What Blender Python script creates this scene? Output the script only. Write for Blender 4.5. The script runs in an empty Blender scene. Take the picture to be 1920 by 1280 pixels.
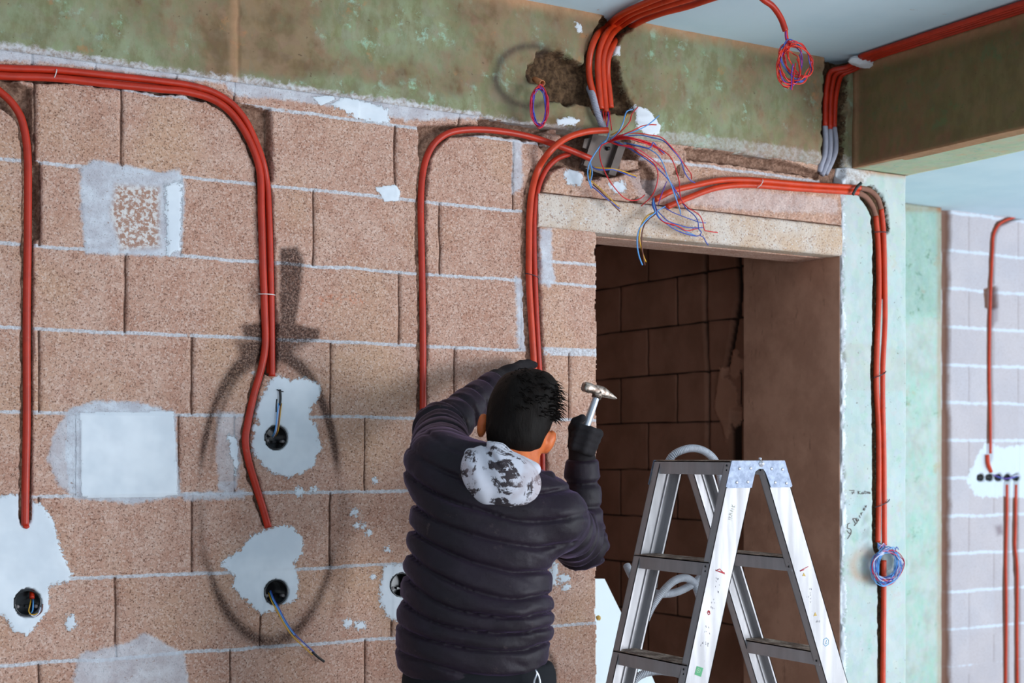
import bpy, bmesh, math, random
import numpy as np
from mathutils import Vector, Matrix

C = bpy.context.scene
COL = C.collection
random.seed(7)

# ------------------------------------------------------------------ camera, light, exposure
FPX = 2711.0                      # focal length in pixels of a 1920 wide frame
HOR = 847.0                       # image row of the horizon (lens shifted up)
EYE = 1.507
DIST = 3.54                       # camera to the block wall
TH = math.atan2(2711.0, 4430.0)   # yaw to the right of the wall's normal
CT, ST = math.cos(TH), math.sin(TH)

cam_d = bpy.data.cameras.new('camera')
cam = bpy.data.objects.new('camera', cam_d)
COL.objects.link(cam)
cam.location = (0, -DIST, EYE)
cam.rotation_euler = (math.pi / 2, 0, -TH)
cam_d.sensor_width = 36.0
cam_d.lens = FPX / 1920 * 36.0
cam_d.shift_y = (HOR - 640) / 1920
cam_d.clip_start = 0.05
cam_d.dof.use_dof = True
cam_d.dof.focus_distance = 3.8
cam_d.dof.aperture_fstop = 4.5
C.camera = cam

w = bpy.data.worlds.new('daylight')
C.world = w
w.use_nodes = True
bg = w.node_tree.nodes['Background']
bg.inputs[0].default_value = (0.62, 0.80, 1.0, 1)
bg.inputs[1].default_value = 0.55

def area(name, loc, target, sx, sy, power, col):
    l = bpy.data.lights.new(name, 'AREA')
    l.shape = 'RECTANGLE'; l.size = sx; l.size_y = sy; l.energy = power; l.color = col
    o = bpy.data.objects.new(name, l); COL.objects.link(o)
    o.location = loc
    d = Vector(target) - Vector(loc)
    o.rotation_euler = d.to_track_quat('-Z', 'Y').to_euler()
    return o
area('key_light_room', (5.6, -5.6, 1.05), (2.5, 0.0, 1.75), 3.4, 1.9, 330, (0.86, 0.93, 1.0))  # unseen daylight key, set low and tilted up to brighten the ceiling
area('fill_light_rear', (-2.2, -7.5, 1.5), (1.6, 0.0, 1.5), 3.0, 1.8, 60, (0.88, 0.94, 1.0))  # weak fill added behind the camera, no modelled source
area('window_light_side', (10.5, -1.6, 1.2), (5.8, 1.2, 1.7), 2.6, 1.8, 115, (0.84, 0.93, 1.0))
C.view_settings.view_transform = 'Standard'
C.view_settings.look = 'None'
C.view_settings.exposure = 0.0
C.view_settings.gamma = 1.0
C.view_settings.use_curve_mapping = False
C.cycles.use_denoising = True

# ------------------------------------------------------------------ geometry helpers
def ray(px, py):
    xr = (px - 960.0) / FPX; yr = (HOR - py) / FPX
    return Vector((CT * xr + ST, -ST * xr + CT, yr))          # depth 1 along the view axis
def P(px, py, Y=0.0):            # point of the vertical plane y = Y
    d = ray(px, py); t = (Y + DIST) / d.y
    return Vector((0, -DIST, EYE)) + d * t
def PD(px, py, depth):           # point at a depth along the view axis
    return Vector((0, -DIST, EYE)) + ray(px, py) * depth
def proj(X, Y, Z):
    x = CT * X - ST * (Y + DIST); z = ST * X + CT * (Y + DIST)
    return 960 + FPX * x / z, HOR - FPX * (Z - EYE) / z

def tag(o, label=None, cat=None, group=None, kind=None):
    if label: o['label'] = label
    if cat: o['category'] = cat
    if group: o['group'] = group
    if kind: o['kind'] = kind
    return o
def link_mesh(name, verts, faces, mat, parent=None, smooth=True, recenter=True, mats=None, fmat=None):
    me = bpy.data.meshes.new(name)
    verts = np.asarray(verts, dtype=float).reshape(-1, 3)
    off = Vector((0, 0, 0))
    if parent is None and recenter:
        lo, hi = verts.min(0), verts.max(0)
        off = Vector(((lo[0] + hi[0]) / 2, (lo[1] + hi[1]) / 2, lo[2]))
        verts = verts - np.array(off)
    me.from_pydata(verts.tolist(), [], [list(map(int, f)) for f in faces])
    me.update()
    if smooth:
        me.polygons.foreach_set('use_smooth', [True] * len(me.polygons))
    o = bpy.data.objects.new(name, me); COL.objects.link(o)
    o.location = off
    for m in (mats or [mat]):
        me.materials.append(m)
    if fmat is not None:
        me.polygons.foreach_set('material_index', list(fmat))
    if parent is not None:
        attach(o, parent)
    return o
def wloc(o):
    v = Vector(o.location)
    while o.parent:
        o = o.parent; v += Vector(o.location)
    return v
def attach(o, parent):           # keep world placement of an unrotated object
    o.parent = parent
    o.location = Vector(o.location) - wloc(parent)
def empty(name, loc, label=None, cat=None, group=None):
    o = bpy.data.objects.new(name, None); COL.objects.link(o); o.location = loc
    o.empty_display_size = 0.05
    return tag(o, label, cat, group)

class MB:                         # collects shapes of one mesh
    def __init__(s): s.v = []; s.f = []
    def add(s, v, f):
        n = len(s.v); s.v += [tuple(map(float, q)) for q in v]; s.f += [tuple(i + n for i in q) for q in f]
    def box(s, lo, hi):
        x0, y0, z0 = lo; x1, y1, z1 = hi
        s.add([(x0,y0,z0),(x1,y0,z0),(x1,y1,z0),(x0,y1,z0),(x0,y0,z1),(x1,y0,z1),(x1,y1,z1),(x0,y1,z1)],
              [(0,3,2,1),(4,5,6,7),(0,1,5,4),(1,2,6,5),(2,3,7,6),(3,0,4,7)])
    def prism(s, poly, d):        # closed 3-D polygon extruded along d
        n = len(poly); d = Vector(d)
        v = [Vector(q) for q in poly] + [Vector(q) + d for q in poly]
        s.add(v, [tuple(range(n))[::-1], tuple(range(n, 2*n))] + [(i, (i+1) % n, (i+1) % n + n, i + n) for i in range(n)])
    def tube(s, pts, r, seg=10, step=0.006, caps=True, closed=False, rfun=None, smoothpath=True, flat=1.0):
        pts = [Vector(q) for q in pts]
        P_ = catmull(pts, step, closed) if smoothpath else pts
        n = len(P_)
        T = []
        for i in range(n):
            a = P_[i-1] if (i > 0 or closed) else P_[0]; b = P_[(i+1) % n] if (i < n-1 or closed) else P_[-1]
            t = (b - a); T.append(t.normalized() if t.length > 1e-9 else Vector((0,0,1)))
        ref = Vector((0, -1, 0)) if abs(T[0].y) < .9 else Vector((1, 0, 0))
        u = (ref - T[0] * ref.dot(T[0])).normalized()
        V = []; L = 0
        for i in range(n):
            u = (u - T[i] * u.dot(T[i])).normalized(); b = T[i].cross(u)
            if i: L += (P_[i] - P_[i-1]).length
            rr = rfun(L, i / max(1, n-1)) * r if rfun else r
            for k in range(seg):
                a = 2 * math.pi * k / seg
                V.append(P_[i] + u * (math.cos(a) * rr * flat) + b * (math.sin(a) * rr))
        F = []
        m = n if closed else n - 1
        for i in range(m):
            j = (i + 1) % n
            for k in range(seg):
                k2 = (k + 1) % seg
                F.append((i*seg+k, i*seg+k2, j*seg+k2, j*seg+k))
        if caps and not closed:
            V.append(P_[0]); V.append(P_[-1]); c0, c1 = n*seg, n*seg+1
            for k in range(seg):
                k2 = (k + 1) % seg
                F.append((c0, k2, k)); F.append((c1, (n-1)*seg+k, (n-1)*seg+k2))
        s.add(V, F)
    def lathe(s, prof, c, ax, seg=24):   # prof [(r, h)], axis ax from point c
        c = Vector(c); ax = Vector(ax).normalized()
        u = ax.orthogonal().normalized(); b = ax.cross(u)
        V = []; F = []
        for r, h in prof:
            for k in range(seg):
                a = 2 * math.pi * k / seg
                V.append(c + ax * h + u * (math.cos(a) * r) + b * (math.sin(a) * r))
        for i in range(len(prof) - 1):
            for k in range(seg):
                k2 = (k + 1) % seg
                F.append((i*seg+k, i*seg+k2, (i+1)*seg+k2, (i+1)*seg+k))
        s.add(V, F)
    def build(s, name, mat, parent=None, smooth=True, **k):
        return link_mesh(name, s.v, s.f, mat, parent, smooth, **k)

def catmull(pts, step, closed=False):
    out = []; n = len(pts)
    m = n if closed else n - 1
    if n == 2 and not closed:
        k = max(1, int((pts[1]-pts[0]).length / (step*4)))
        return [pts[0].lerp(pts[1], i / k) for i in range(k + 1)]
    for i in range(m):
        p1 = pts[i]; p2 = pts[(i+1) % n]
        p0 = pts[i-1] if (i > 0 or closed) else p1 * 2 - p2
        p3 = pts[(i+2) % n] if (i < n-2 or closed) else p2 * 2 - p1
        k = max(2, min(80, int((p2-p1).length / step)))
        d1 = max(1e-4, (p1-p0).length) ** .5; d2 = max(1e-4, (p2-p1).length) ** .5; d3 = max(1e-4, (p3-p2).length) ** .5
        m1 = (p2-p1) + ((p1-p0)/d1 - (p2-p0)/(d1+d2)) * d2
        m2 = (p2-p1) + ((p3-p2)/d3 - (p3-p1)/(d2+d3)) * d2
        for j in range(k):
            t = j / k; t2 = t*t; t3 = t2*t
            out.append(p1*(2*t3-3*t2+1) + m1*(t3-2*t2+t) + p2*(3*t2-2*t3) + m2*(t3-t2))
    if not closed: out.append(pts[-1])
    return out

# ------------------------------------------------------------------ numpy noise and shapes
def _h(i, j, seed):
    n = (i.astype(np.int64) * 374761393 + j.astype(np.int64) * 668265263 + seed * 974634777) & 0xffffffff
    n = ((n ^ (n >> 13)) * 1274126177) & 0xffffffff
    return ((n ^ (n >> 16)) & 0xffff) / 65535.0
def vnoise(x, y, s, seed=0, octv=3):
    o = 0; a = 1; t = 0
    for k in range(octv):
        X = x * s * 2**k; Y = y * s * 2**k
        i = np.floor(X); j = np.floor(Y); u = X - i; v = Y - j
        u = u*u*(3-2*u); v = v*v*(3-2*v)
        o = o + a * ((_h(i,j,seed+k)*(1-u) + _h(i+1,j,seed+k)*u)*(1-v) + (_h(i,j+1,seed+k)*(1-u) + _h(i+1,j+1,seed+k)*u)*v)
        t += a; a *= .5
    return o / t
def sd_poly(px, py, poly, clip=60):
    """signed distance in px, negative inside"""
    poly = np.array(poly, float)
    out = np.full(px.shape, float(clip))
    lo = poly.min(0) - clip; hi = poly.max(0) + clip
    m = (px > lo[0]) & (px < hi[0]) & (py > lo[1]) & (py < hi[1])
    if not m.any(): return out
    x = px[m]; y = py[m]
    d = np.full(x.shape, 1e9); ins = np.zeros(x.shape, bool)
    n = len(poly)
    for i in range(n):
        ax, ay = poly[i]; bx, by = poly[(i+1) % n]
        ex, ey = bx-ax, by-ay
        t = np.clip(((x-ax)*ex + (y-ay)*ey) / (ex*ex+ey*ey+1e-9), 0, 1)
        d = np.minimum(d, np.hypot(x-ax-t*ex, y-ay-t*ey))
        c = ((ay > y) != (by > y)) & (x < (bx-ax)*(y-ay)/(by-ay+1e-12)+ax)
        ins ^= c
    out[m] = np.where(ins, -d, d)
    return out
def sd_line(px, py, pts, clip=60):
    pts = np.array(pts, float)
    out = np.full(px.shape, float(clip))
    lo = pts.min(0) - clip; hi = pts.max(0) + clip
    m = (px > lo[0]) & (px < hi[0]) & (py > lo[1]) & (py < hi[1])
    if not m.any(): return out
    x = px[m]; y = py[m]; d = np.full(x.shape, float(clip))
    for i in range(len(pts)-1):
        ax, ay = pts[i]; bx, by = pts[i+1]; ex, ey = bx-ax, by-ay
        t = np.clip(((x-ax)*ex + (y-ay)*ey) / (ex*ex+ey*ey+1e-9), 0, 1)
        d = np.minimum(d, np.hypot(x-ax-t*ex, y-ay-t*ey))
    out[m] = d
    return out
def sstep(a, b, x):
    t = np.clip((x-a)/(b-a), 0, 1); return t*t*(3-2*t)

def fieldmesh(name, us, vs, place, h, attrs, mat, keep=None, skirt=0.08, extra=None, flip=False):
    """a surface of relief h over the grid us x vs; place(U, V, H) -> X, Y, Z"""
    U, V = np.meshgrid(us, vs)                      # rows = v
    X, Y, Z = place(U, V, h)
    nu, nv = len(us), len(vs)
    co = np.stack([X, Y, Z], -1).reshape(-1, 3)
    idx = np.arange(nu*nv).reshape(nv, nu)
    q = np.stack([idx[:-1,:-1], idx[:-1,1:], idx[1:,1:], idx[1:,:-1]], -1)
    kp = np.ones((nv-1, nu-1), bool) if keep is None else keep
    quads = q[kp]
    # skirt along the border of the kept cells
    pad = np.zeros((nv+1, nu+1), bool); pad[1:-1,1:-1] = kp
    edges = []
    k = pad[1:-1,1:-1]
    for (dy, dx, a, b) in ((-1,0,0,1), (0,1,1,2), (1,0,2,3), (0,-1,3,0)):
        nb = pad[1+dy:nv+dy, 1+dx:nu+dx]
        e = k & ~nb
        edges.append(np.stack([q[e][:, a], q[e][:, b]], -1))
    E = np.concatenate(edges)
    bv = np.unique(E)
    Xb, Yb, Zb = place(U.reshape(-1)[bv], V.reshape(-1)[bv], np.full(len(bv), -skirt))
    n0 = len(co)
    co = np.concatenate([co, np.stack([Xb, Yb, Zb], -1)])
    mp = np.full(n0, -1); mp[bv] = np.arange(len(bv)) + n0
    sk = np.stack([E[:,1], E[:,0], mp[E[:,0]], mp[E[:,1]]], -1)
    faces = np.concatenate([quads, sk])
    if flip: faces = faces[:, ::-1]
    if extra is not None:
        n1 = len(co)
        co = np.concatenate([co, np.array(extra.v)])
        faces = np.concatenate([faces, np.array(extra.f) + n1])
    me = bpy.data.meshes.new(name)
    me.vertices.add(len(co)); me.vertices.foreach_set('co', co.reshape(-1).astype(np.float32))
    me.loops.add(faces.size); me.loops.foreach_set('vertex_index', faces.reshape(-1).astype(np.int32))
    me.polygons.add(len(faces)); me.polygons.foreach_set('loop_start', np.arange(0, faces.size, 4, dtype=np.int32))
    me.polygons.foreach_set('use_smooth', np.concatenate([np.ones(len(quads), bool), np.zeros(len(faces)-len(quads), bool)]))
    me.update(calc_edges=True); me.validate()
    for kname, arr in attrs.items():
        a = me.attributes.new(kname, 'FLOAT', 'POINT')
        full = np.zeros(len(co), np.float32)
        flat = arr.reshape(-1).astype(np.float32); full[:n0] = flat; full[n0:n0+len(bv)] = flat[bv]
        if kname in SDF_ATTRS: full[n0+len(bv):] = 60
        a.data.foreach_set('value', full)
    me.materials.append(mat)
    o = bpy.data.objects.new(name, me); COL.objects.link(o)
    tag(o, kind='structure')
    return o
SDF_ATTRS = ('wp', 'gp', 'mj', 'vj', 'ch')

# ------------------------------------------------------------------ material helpers
def srgb(r, g, b):
    f = lambda c: (c/255/12.92) if c/255 <= .04045 else ((c/255+.055)/1.055)**2.4
    return (f(r), f(g), f(b), 1)
class NT:
    def __init__(s, name, rough=0.8, metal=0.0, spec=0.3):
        s.m = bpy.data.materials.new(name); s.m.use_nodes = True
        s.t = s.m.node_tree; s.b = s.t.nodes['Principled BSDF']
        s.b.inputs['Roughness'].default_value = rough; s.b.inputs['Metallic'].default_value = metal
        s.b.inputs['Specular IOR Level'].default_value = spec
        s.co = s.t.nodes.new('ShaderNodeTexCoord').outputs['Object']
    def put(s, sock, v):
        if isinstance(v, bpy.types.NodeSocket): s.t.links.new(v, sock)
        elif isinstance(v, (tuple, list)) and len(v) == 3 and sock.type == 'RGBA': sock.default_value = (*v, 1)
        else: sock.default_value = v
    def math(s, op, a, b=0.0, c=None, clamp=False):
        n = s.t.nodes.new('ShaderNodeMath'); n.operation = op; n.use_clamp = clamp
        s.put(n.inputs[0], a); s.put(n.inputs[1], b)
        if c is not None: s.put(n.inputs[2], c)
        return n.outputs[0]
    def mix(s, f, a, b, blend='MIX'):
        n = s.t.nodes.new('ShaderNodeMix'); n.data_type = 'RGBA'; n.blend_type = blend
        s.put(n.inputs[0], f); s.put(n.inputs[6], a); s.put(n.inputs[7], b)
        return n.outputs[2]
    def noise(s, scale, detail=4, rough=.55, vec=None, dist=0.0):
        n = s.t.nodes.new('ShaderNodeTexNoise'); n.inputs['Scale'].default_value = scale
        n.inputs['Detail'].default_value = detail; n.inputs['Roughness'].default_value = rough
        n.inputs['Distortion'].default_value = dist
        s.t.links.new(vec or s.co, n.inputs['Vector']); return n.outputs[0]
    def voro(s, scale, feature='F1', vec=None, out='Distance'):
        n = s.t.nodes.new('ShaderNodeTexVoronoi'); n.inputs['Scale'].default_value = scale; n.feature = feature
        s.t.links.new(vec or s.co, n.inputs['Vector']); return n.outputs[out]
    def map(s, v, a, b, c=0.0, d=1.0, smooth=True):
        n = s.t.nodes.new('ShaderNodeMapRange'); n.interpolation_type = 'SMOOTHSTEP' if smooth else 'LINEAR'
        s.put(n.inputs[0], v)
        for i, q in enumerate((a, b, c, d)): n.inputs[1+i].default_value = q
        return n.outputs[0]
    def scaled(s, sx, sy, sz, rot=(0,0,0)):
        n = s.t.nodes.new('ShaderNodeMapping'); n.inputs['Scale'].default_value = (sx, sy, sz)
        n.inputs['Rotation'].default_value = rot
        s.t.links.new(s.co, n.inputs['Vector']); return n.outputs[0]
    def attr(s, name):
        n = s.t.nodes.new('ShaderNodeAttribute'); n.attribute_name = name; return n.outputs['Fac']
    def bump(s, h, strength=.3, dist=.002, prev=None):
        n = s.t.nodes.new('ShaderNodeBump'); s.put(n.inputs['Strength'], strength)
        n.inputs['Distance'].default_value = dist; s.put(n.inputs['Height'], h)
        if prev is not None: s.t.links.new(prev, n.inputs['Normal'])
        s.t.links.new(n.outputs[0], s.b.inputs['Normal']); return n.outputs[0]
    def done(s, col=None, rough=None):
        if col is not None: s.put(s.b.inputs['Base Color'], col)
        if rough is not None: s.put(s.b.inputs['Roughness'], rough)
        return s.m
def plain(name, col, rough=.5, metal=0, spec=.4, var=.12, scale=60):
    n = NT(name, rough, metal, spec)
    c = Vector(col[:3])
    return n.done(n.mix(n.noise(scale), tuple(c * (1-var)) + (1,), tuple(c * (1+var)) + (1,)))
# ------------------------------------------------------------------ runs of conduit on the wall (image rows/columns read at the wall plane)
RUN_A = [(-40,140),(0,172),(20,190),(37,215),(45,240),(50,270),(52,300),(52,430),(50,600),(50,800),(48,900),(47,985)]
RUN_B1 = [(-420,100),(-60,119),(0,127),(100,131),(200,141),(300,152),(360,161),(400,173),(435,195),(460,225),(478,262),(492,300),(500,340),(504,400),(507,500),(509,600),(510,705)]
RUN_B2 = [(-420,114),(-60,134),(0,142),(100,146),(200,157),(300,167),(350,172),(400,187),(430,208),(455,240),(475,280),(487,320),(490,400),(493,500),(496,580),(497,650),(490,690),(476,740),(465,790),(460,825),(465,860),(478,905),(492,950),(503,988)]
RUN_B3 = [(-420,107),(-60,126),(0,135),(200,149),(350,166),(400,181),(432,202),(458,233),(477,272),(490,312),(497,400),(500,500),(503,600),(505,700)]
RUN_C = [(1107,297),(1060,278),(1000,258),(940,246),(880,243),(840,250),(815,268),(800,295),(792,330),(789,380),(790,450),(792,550),(793,650),(793,775),(793,1000)]
RUN_D1 = [(1139,244),(1100,247),(1060,260),(1030,285),(1010,315),(998,355),(993,400),(992,450),(992,530),(996,600),(1001,680),(1006,800),(1008,1000)]
RUN_D2 = [(1068,288),(1045,297),(1028,312),(1015,335),(1006,365),(1002,400),(1001,450),(1004,550),(1009,650),(1013,720),(1016,800),(1018,1000)]
RUN_H1 = [(1228,374),(1260,358),(1300,348),(1350,338),(1400,337),(1500,345),(1580,350),(1612,352),(1630,357),(1645,371),(1652,392),(1656,430),(1658,500),(1659,600),(1655,690),(1655,760),(1657,850),(1658,1022)]
RUN_H2 = [(1250,388),(1290,371),(1340,353),(1390,347),(1500,354),(1608,361),(1622,368),(1635,385),(1642,405),(1646,450),(1648,550),(1644,650),(1643,720),(1647,800),(1648,900),(1646,1016)]
BOXES = [(518,820,21), (518,1110,22), (52,1130,25), (752,1096,20)]

# ------------------------------------------------------------------ wall materials
def mask(n, sdf, wob_scale, wob, soft=1.2, neg=True):
    """sharp ragged edge: 1 where the signed distance is below zero"""
    k = n.math('MULTIPLY', n.math('SUBTRACT', n.noise(wob_scale, 5, .7), .5), wob)
    return n.map(n.math('ADD', n.attr(sdf), k), -soft, soft, 1.0, 0.0)

def mat_block(name, far=False):
    n = NT(name, 0.95, 0, .15)
    tone = n.attr('tone')
    a, b, c = srgb(212,174,156), srgb(192,146,126), srgb(228,198,182)
    f1 = n.noise(14, 5, .6); f2 = n.noise(170, 4, .65); f3 = n.noise(3.2, 3, .5)
    col = n.mix(n.map(f1, .35, .68), a, b)
    col = n.mix(n.map(f3, .45, .7), col, srgb(208,168,140))
    col = n.mix(n.math('MULTIPLY', n.map(tone, 0, 1), .35), col, srgb(190,144,124))
    col = n.mix(n.map(f2, .52, .78), col, c)
    def cell(scale):
        vv = n.t.nodes.new('ShaderNodeTexVoronoi'); vv.inputs['Scale'].default_value = scale
        wv = n.t.nodes.new('ShaderNodeVectorMath'); wv.operation = 'MULTIPLY_ADD'
        nn = n.t.nodes.new('ShaderNodeTexNoise'); nn.inputs['Scale'].default_value = scale * .7; nn.inputs['Detail'].default_value = 2
        n.t.links.new(n.co, nn.inputs['Vector']); n.t.links.new(nn.outputs['Color'], wv.inputs[0])
        wv.inputs[1].default_value = (1.6 / scale,) * 3; n.t.links.new(n.co, wv.inputs[2])
        n.t.links.new(wv.outputs[0], vv.inputs['Vector'])
        sp = n.t.nodes.new('ShaderNodeSeparateColor'); n.t.links.new(vv.outputs['Color'], sp.inputs[0])
        return sp.outputs[0], vv.outputs['Distance']
    r1, d1 = cell(400); r2, d2 = cell(235)
    col = n.mix(n.map(r1, .0, 1.0, 0, .30, False), col, srgb(168,118,98))
    col = n.mix(n.math('MULTIPLY', n.map(r2, .66, .95), .38), col, srgb(236,212,200))
    clus = n.map(n.noise(45, 4, .6), .36, .62, .55, 1.0)
    pit = n.math('MULTIPLY', n.map(r2, .22, .15, 0, 1), n.map(d2, .55, .30, 0, 1))
    pit = n.math('MAXIMUM', pit, n.math('MULTIPLY', n.map(r1, .18, .12, 0, .8), n.map(d1, .6, .35, 0, 1)))
    pitm = n.math('MULTIPLY', pit, clus)
    col = n.mix(n.math('MULTIPLY', pitm, .62), col, srgb(104,62,46))
    # raw broken stone in the chases
    raw = n.mix(n.map(n.noise(90, 5, .7), .35, .7), srgb(120,88,72), srgb(176,140,120))
    ch = mask(n, 'ch', 160, 9, 1.0)
    col = n.mix(ch, col, raw)
    # mortar
    mort = n.mix(n.map(n.noise(120, 4, .6), .3, .7), srgb(188,180,182), srgb(222,222,228))
    mj = mask(n, 'mj', 75, 7, 1.0)
    mj = n.math('MULTIPLY', mj, n.map(n.noise(22, 4, .7), .30, .42))
    notch = n.math('SUBTRACT', 1.0, ch)
    mj = n.math('MULTIPLY', mj, notch)
    col = n.mix(mj, col, mort)
    vj = mask(n, 'vj', 90, 3.2, .8)
    vj = n.math('MULTIPLY', vj, notch)
    col = n.mix(n.math('MULTIPLY', vj, .85), col, srgb(92,62,50))
    # grey skim, exposed aggregate, white gypsum
    gp = mask(n, 'gp', 55, 22, 4.0)
    gcol = n.mix(n.map(n.noise(18, 5, .65), .35, .68), srgb(186,184,192), srgb(214,218,226))
    gcol = n.mix(n.map(n.noise(140, 3), .64, .74), gcol, srgb(150,130,124))
    col = n.mix(n.math('MULTIPLY', gp, n.attr('gs')), col, gcol)
    ag = n.attr('ag')
    agc = n.mix(n.map(n.noise(95, 4, .7), .42, .56), srgb(222,214,210), srgb(168,122,98))
    col = n.mix(ag, col, agc)
    wn_ = n.math('ADD', n.math('MULTIPLY', n.noise(130, 6, .8), .6), n.math('MULTIPLY', n.noise(42, 4, .7), .4))
    wp = n.math('ADD', n.attr('wp'), n.math('MULTIPLY', n.math('SUBTRACT', wn_, .5), n.math('MULTIPLY', n.attr('wr'), 2.4)))
    wpm = n.map(wp, -.8, .8, 1, 0)
    wcol = n.mix(n.map(n.noise(9, 3), .35, .7), srgb(216,222,230), srgb(232,236,242))
    col = n.mix(wpm, col, wcol)
    # cracks in the patch
    # sprayed soot
    so = n.math('MULTIPLY', n.attr('so'), n.map(n.noise(200, 3, .7), .25, .62, .45, 1.0))
    col = n.mix(n.math('MULTIPLY', so, .93, clamp=True), col, srgb(56,38,34))
    col = n.mix(n.math('MULTIPLY', n.attr('orp'), n.map(n.noise(130, 3), .45, .6)), col, srgb(214,112,66))
    nb = n.math('SUBTRACT', 1.0, n.math('MAXIMUM', wpm, n.math('MULTIPLY', gp, .7)))
    hgt = n.math('SUBTRACT', n.math('ADD', n.math('MULTIPLY', f2, .7), n.math('MULTIPLY', r1, .35)), n.math('MULTIPLY', pitm, 1.5))
    hgt = n.math('MULTIPLY', hgt, nb)
    hgt = n.math('ADD', hgt, n.math('MULTIPLY', wpm, 1.2))
    hgt = n.math('SUBTRACT', hgt, n.math('MULTIPLY', n.math('MULTIPLY', vj, nb), 2.5))
    n.bump(hgt, .75, .0022)
    return n.done(col)

def mat_concrete(name, greens, browns, white_edge=True, green_bias=0.0):
    n = NT(name, 0.9, 0, .2)
    g = n.attr('green')
    f1 = n.noise(5, 6, .62); f2 = n.noise(16, 5, .7, vec=n.scaled(1, 1, .55)); f3 = n.noise(60, 5, .65)
    fib = n.noise(30, 5, .6, vec=n.scaled(1, 1, .12))
    f0 = n.noise(2.6, 5, .65)
    k = n.math('ADD', n.math('MULTIPLY', n.math('ADD', f1, f0), .33), n.math('MULTIPLY', f2, .34))
    k = n.math('ADD', k, n.math('MULTIPLY', n.math('SUBTRACT', g, .5), .45))
    gcol = n.mix(n.map(f2, .35, .65), greens[0], greens[1])
    gcol = n.mix(n.map(n.noise(11, 6, .75), .56, .66), gcol, greens[2])
    bcol = n.mix(n.map(n.noise(9, 6, .6), .38, .64), browns[0], browns[1])
    col = n.mix(n.map(k, .42, .56), bcol, gcol)
    col = n.mix(n.map(n.noise(8, 6, .7), .60, .69, 0, .6), col, browns[2])
    col = n.mix(.04, col, n.voro(40, out='Color'), 'OVERLAY')
    col = n.mix(n.map(fib, .58, .75, 0, .45), col, browns[0])
    spk = n.map(n.noise(75, 3, .6), .69, .73)
    col = n.mix(n.math('MULTIPLY', spk, .7), col, srgb(90,72,56))
    # pale ragged band of mortar
    gp = mask(n, 'gp', 40, 26, 3.5)
    gcol2 = n.mix(n.map(n.noise(90, 5, .7), .35, .62), srgb(168,150,142), srgb(214,212,216))
    col = n.mix(n.math('MULTIPLY', gp, n.attr('gs')), col, gcol2)
    bp = n.attr('brn')
    col = n.mix(n.math('MULTIPLY', bp, n.map(f2, .3, .6, .5, 1)), col, n.mix(f3, srgb(168,118,84), srgb(204,160,124)))
    raw = n.mix(n.map(n.noise(80, 5, .7), .35, .7), srgb(66,48,34), srgb(112,86,62))
    ch = mask(n, 'ch', 120, 12, 1.2)
    col = n.mix(ch, col, raw)
    wp = n.math('ADD', n.attr('wp'), n.math('MULTIPLY', n.math('SUBTRACT', n.noise(95, 6, .75), .5), 22))
    wpm = n.map(wp, -.8, .8, 1, 0)
    col = n.mix(wpm, col, srgb(226,230,236))
    so = n.math('MULTIPLY', n.attr('so'), n.map(n.noise(60, 3, .7), .25, .62, .7, 1.0))
    col = n.mix(n.math('MULTIPLY', so, .8, clamp=True), col, srgb(72,60,54))
    n.bump(n.math('ADD', n.math('MULTIPLY', f3, .8), n.math('MULTIPLY', fib, .6)), .35, .002)
    return n.done(col)

M_BLOCK = mat_block('pumice_block_wall')
M_BEAM = mat_concrete('green_stained_concrete', (srgb(148,152,122), srgb(126,122,90), srgb(156,182,158)),
                      (srgb(146,120,94), srgb(118,96,70), srgb(180,126,84)))
M_COLUMN = mat_concrete('mint_stained_concrete', (srgb(184,198,196), srgb(176,192,188), srgb(162,188,178)),
                        (srgb(192,200,198), srgb(184,192,188), srgb(190,184,170)))
n = NT('lintel_concrete', .95, 0, .15)
c_ = n.mix(n.map(n.noise(7, 4), .35, .65), srgb(214,200,188), srgb(206,178,154))
c_ = n.mix(n.map(n.noise(150, 4, .7), .55, .7), c_, srgb(222,222,226))
c_ = n.mix(n.map(n.noise(190, 3), .36, .44, .7, 0), c_, srgb(140,96,74))
n.bump(n.noise(170, 5, .7), .8, .003)
M_LINTEL = n.done(c_)
n = NT('ceiling_plaster', .85, 0, .2)
c_ = n.mix(n.map(n.noise(2.5, 5), .3, .7), srgb(204,230,244), srgb(216,238,250))  # blue tint of the sky light is put into the plaster colour
c_ = n.mix(n.map(n.noise(9, 6, .7), .66, .70, 0, .6), c_, srgb(190,172,160))
n.bump(n.noise(12, 5), .2, .003)
M_CEIL = n.done(c_)
n = NT('brown_render', .95, 0, .1)
c_ = n.mix(n.map(n.noise(5, 6, .65), .35, .65), srgb(214,164,138), srgb(190,142,118))
c_ = n.mix(n.map(n.noise(30, 5, .7, vec=n.scaled(1,1,.3)), .6, .72, 0, .5), c_, srgb(140,100,80))
n.bump(n.noise(60, 5), .4, .002)
M_RENDER = n.done(c_)
n = NT('floor_screed', .9, 0, .2)
M_FLOOR = n.done(n.mix(n.map(n.noise(2, 6), .35, .65), srgb(186,180,174), srgb(206,200,194)))

# ------------------------------------------------------------------ wall_back: the block wall with the doorway
ZB = 2.457                      # underside of the concrete beam
CEIL = 2.81
X_DOOR = P(1119, 800).x
X_COL = P(1577, 800).x
X_COR = P(1596, 200).x
X_COL2 = P(1696, 500).x
ZL = 2.16; ZLT = 2.262
X_LIN = P(1008, 390).x

xs = np.concatenate([np.arange(-1.0, .55, .03), np.arange(.55, X_COL + .001, .0035)])
zs = np.concatenate([np.arange(0, .8, .05), np.arange(.8, ZB + .0001, .0035)])
U, V = np.meshgrid(xs, zs)
px, py = proj(U, 0.0, V)
nz = lambda s, seed, o=3: vnoise(U, V, s, seed, o) - .5
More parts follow.
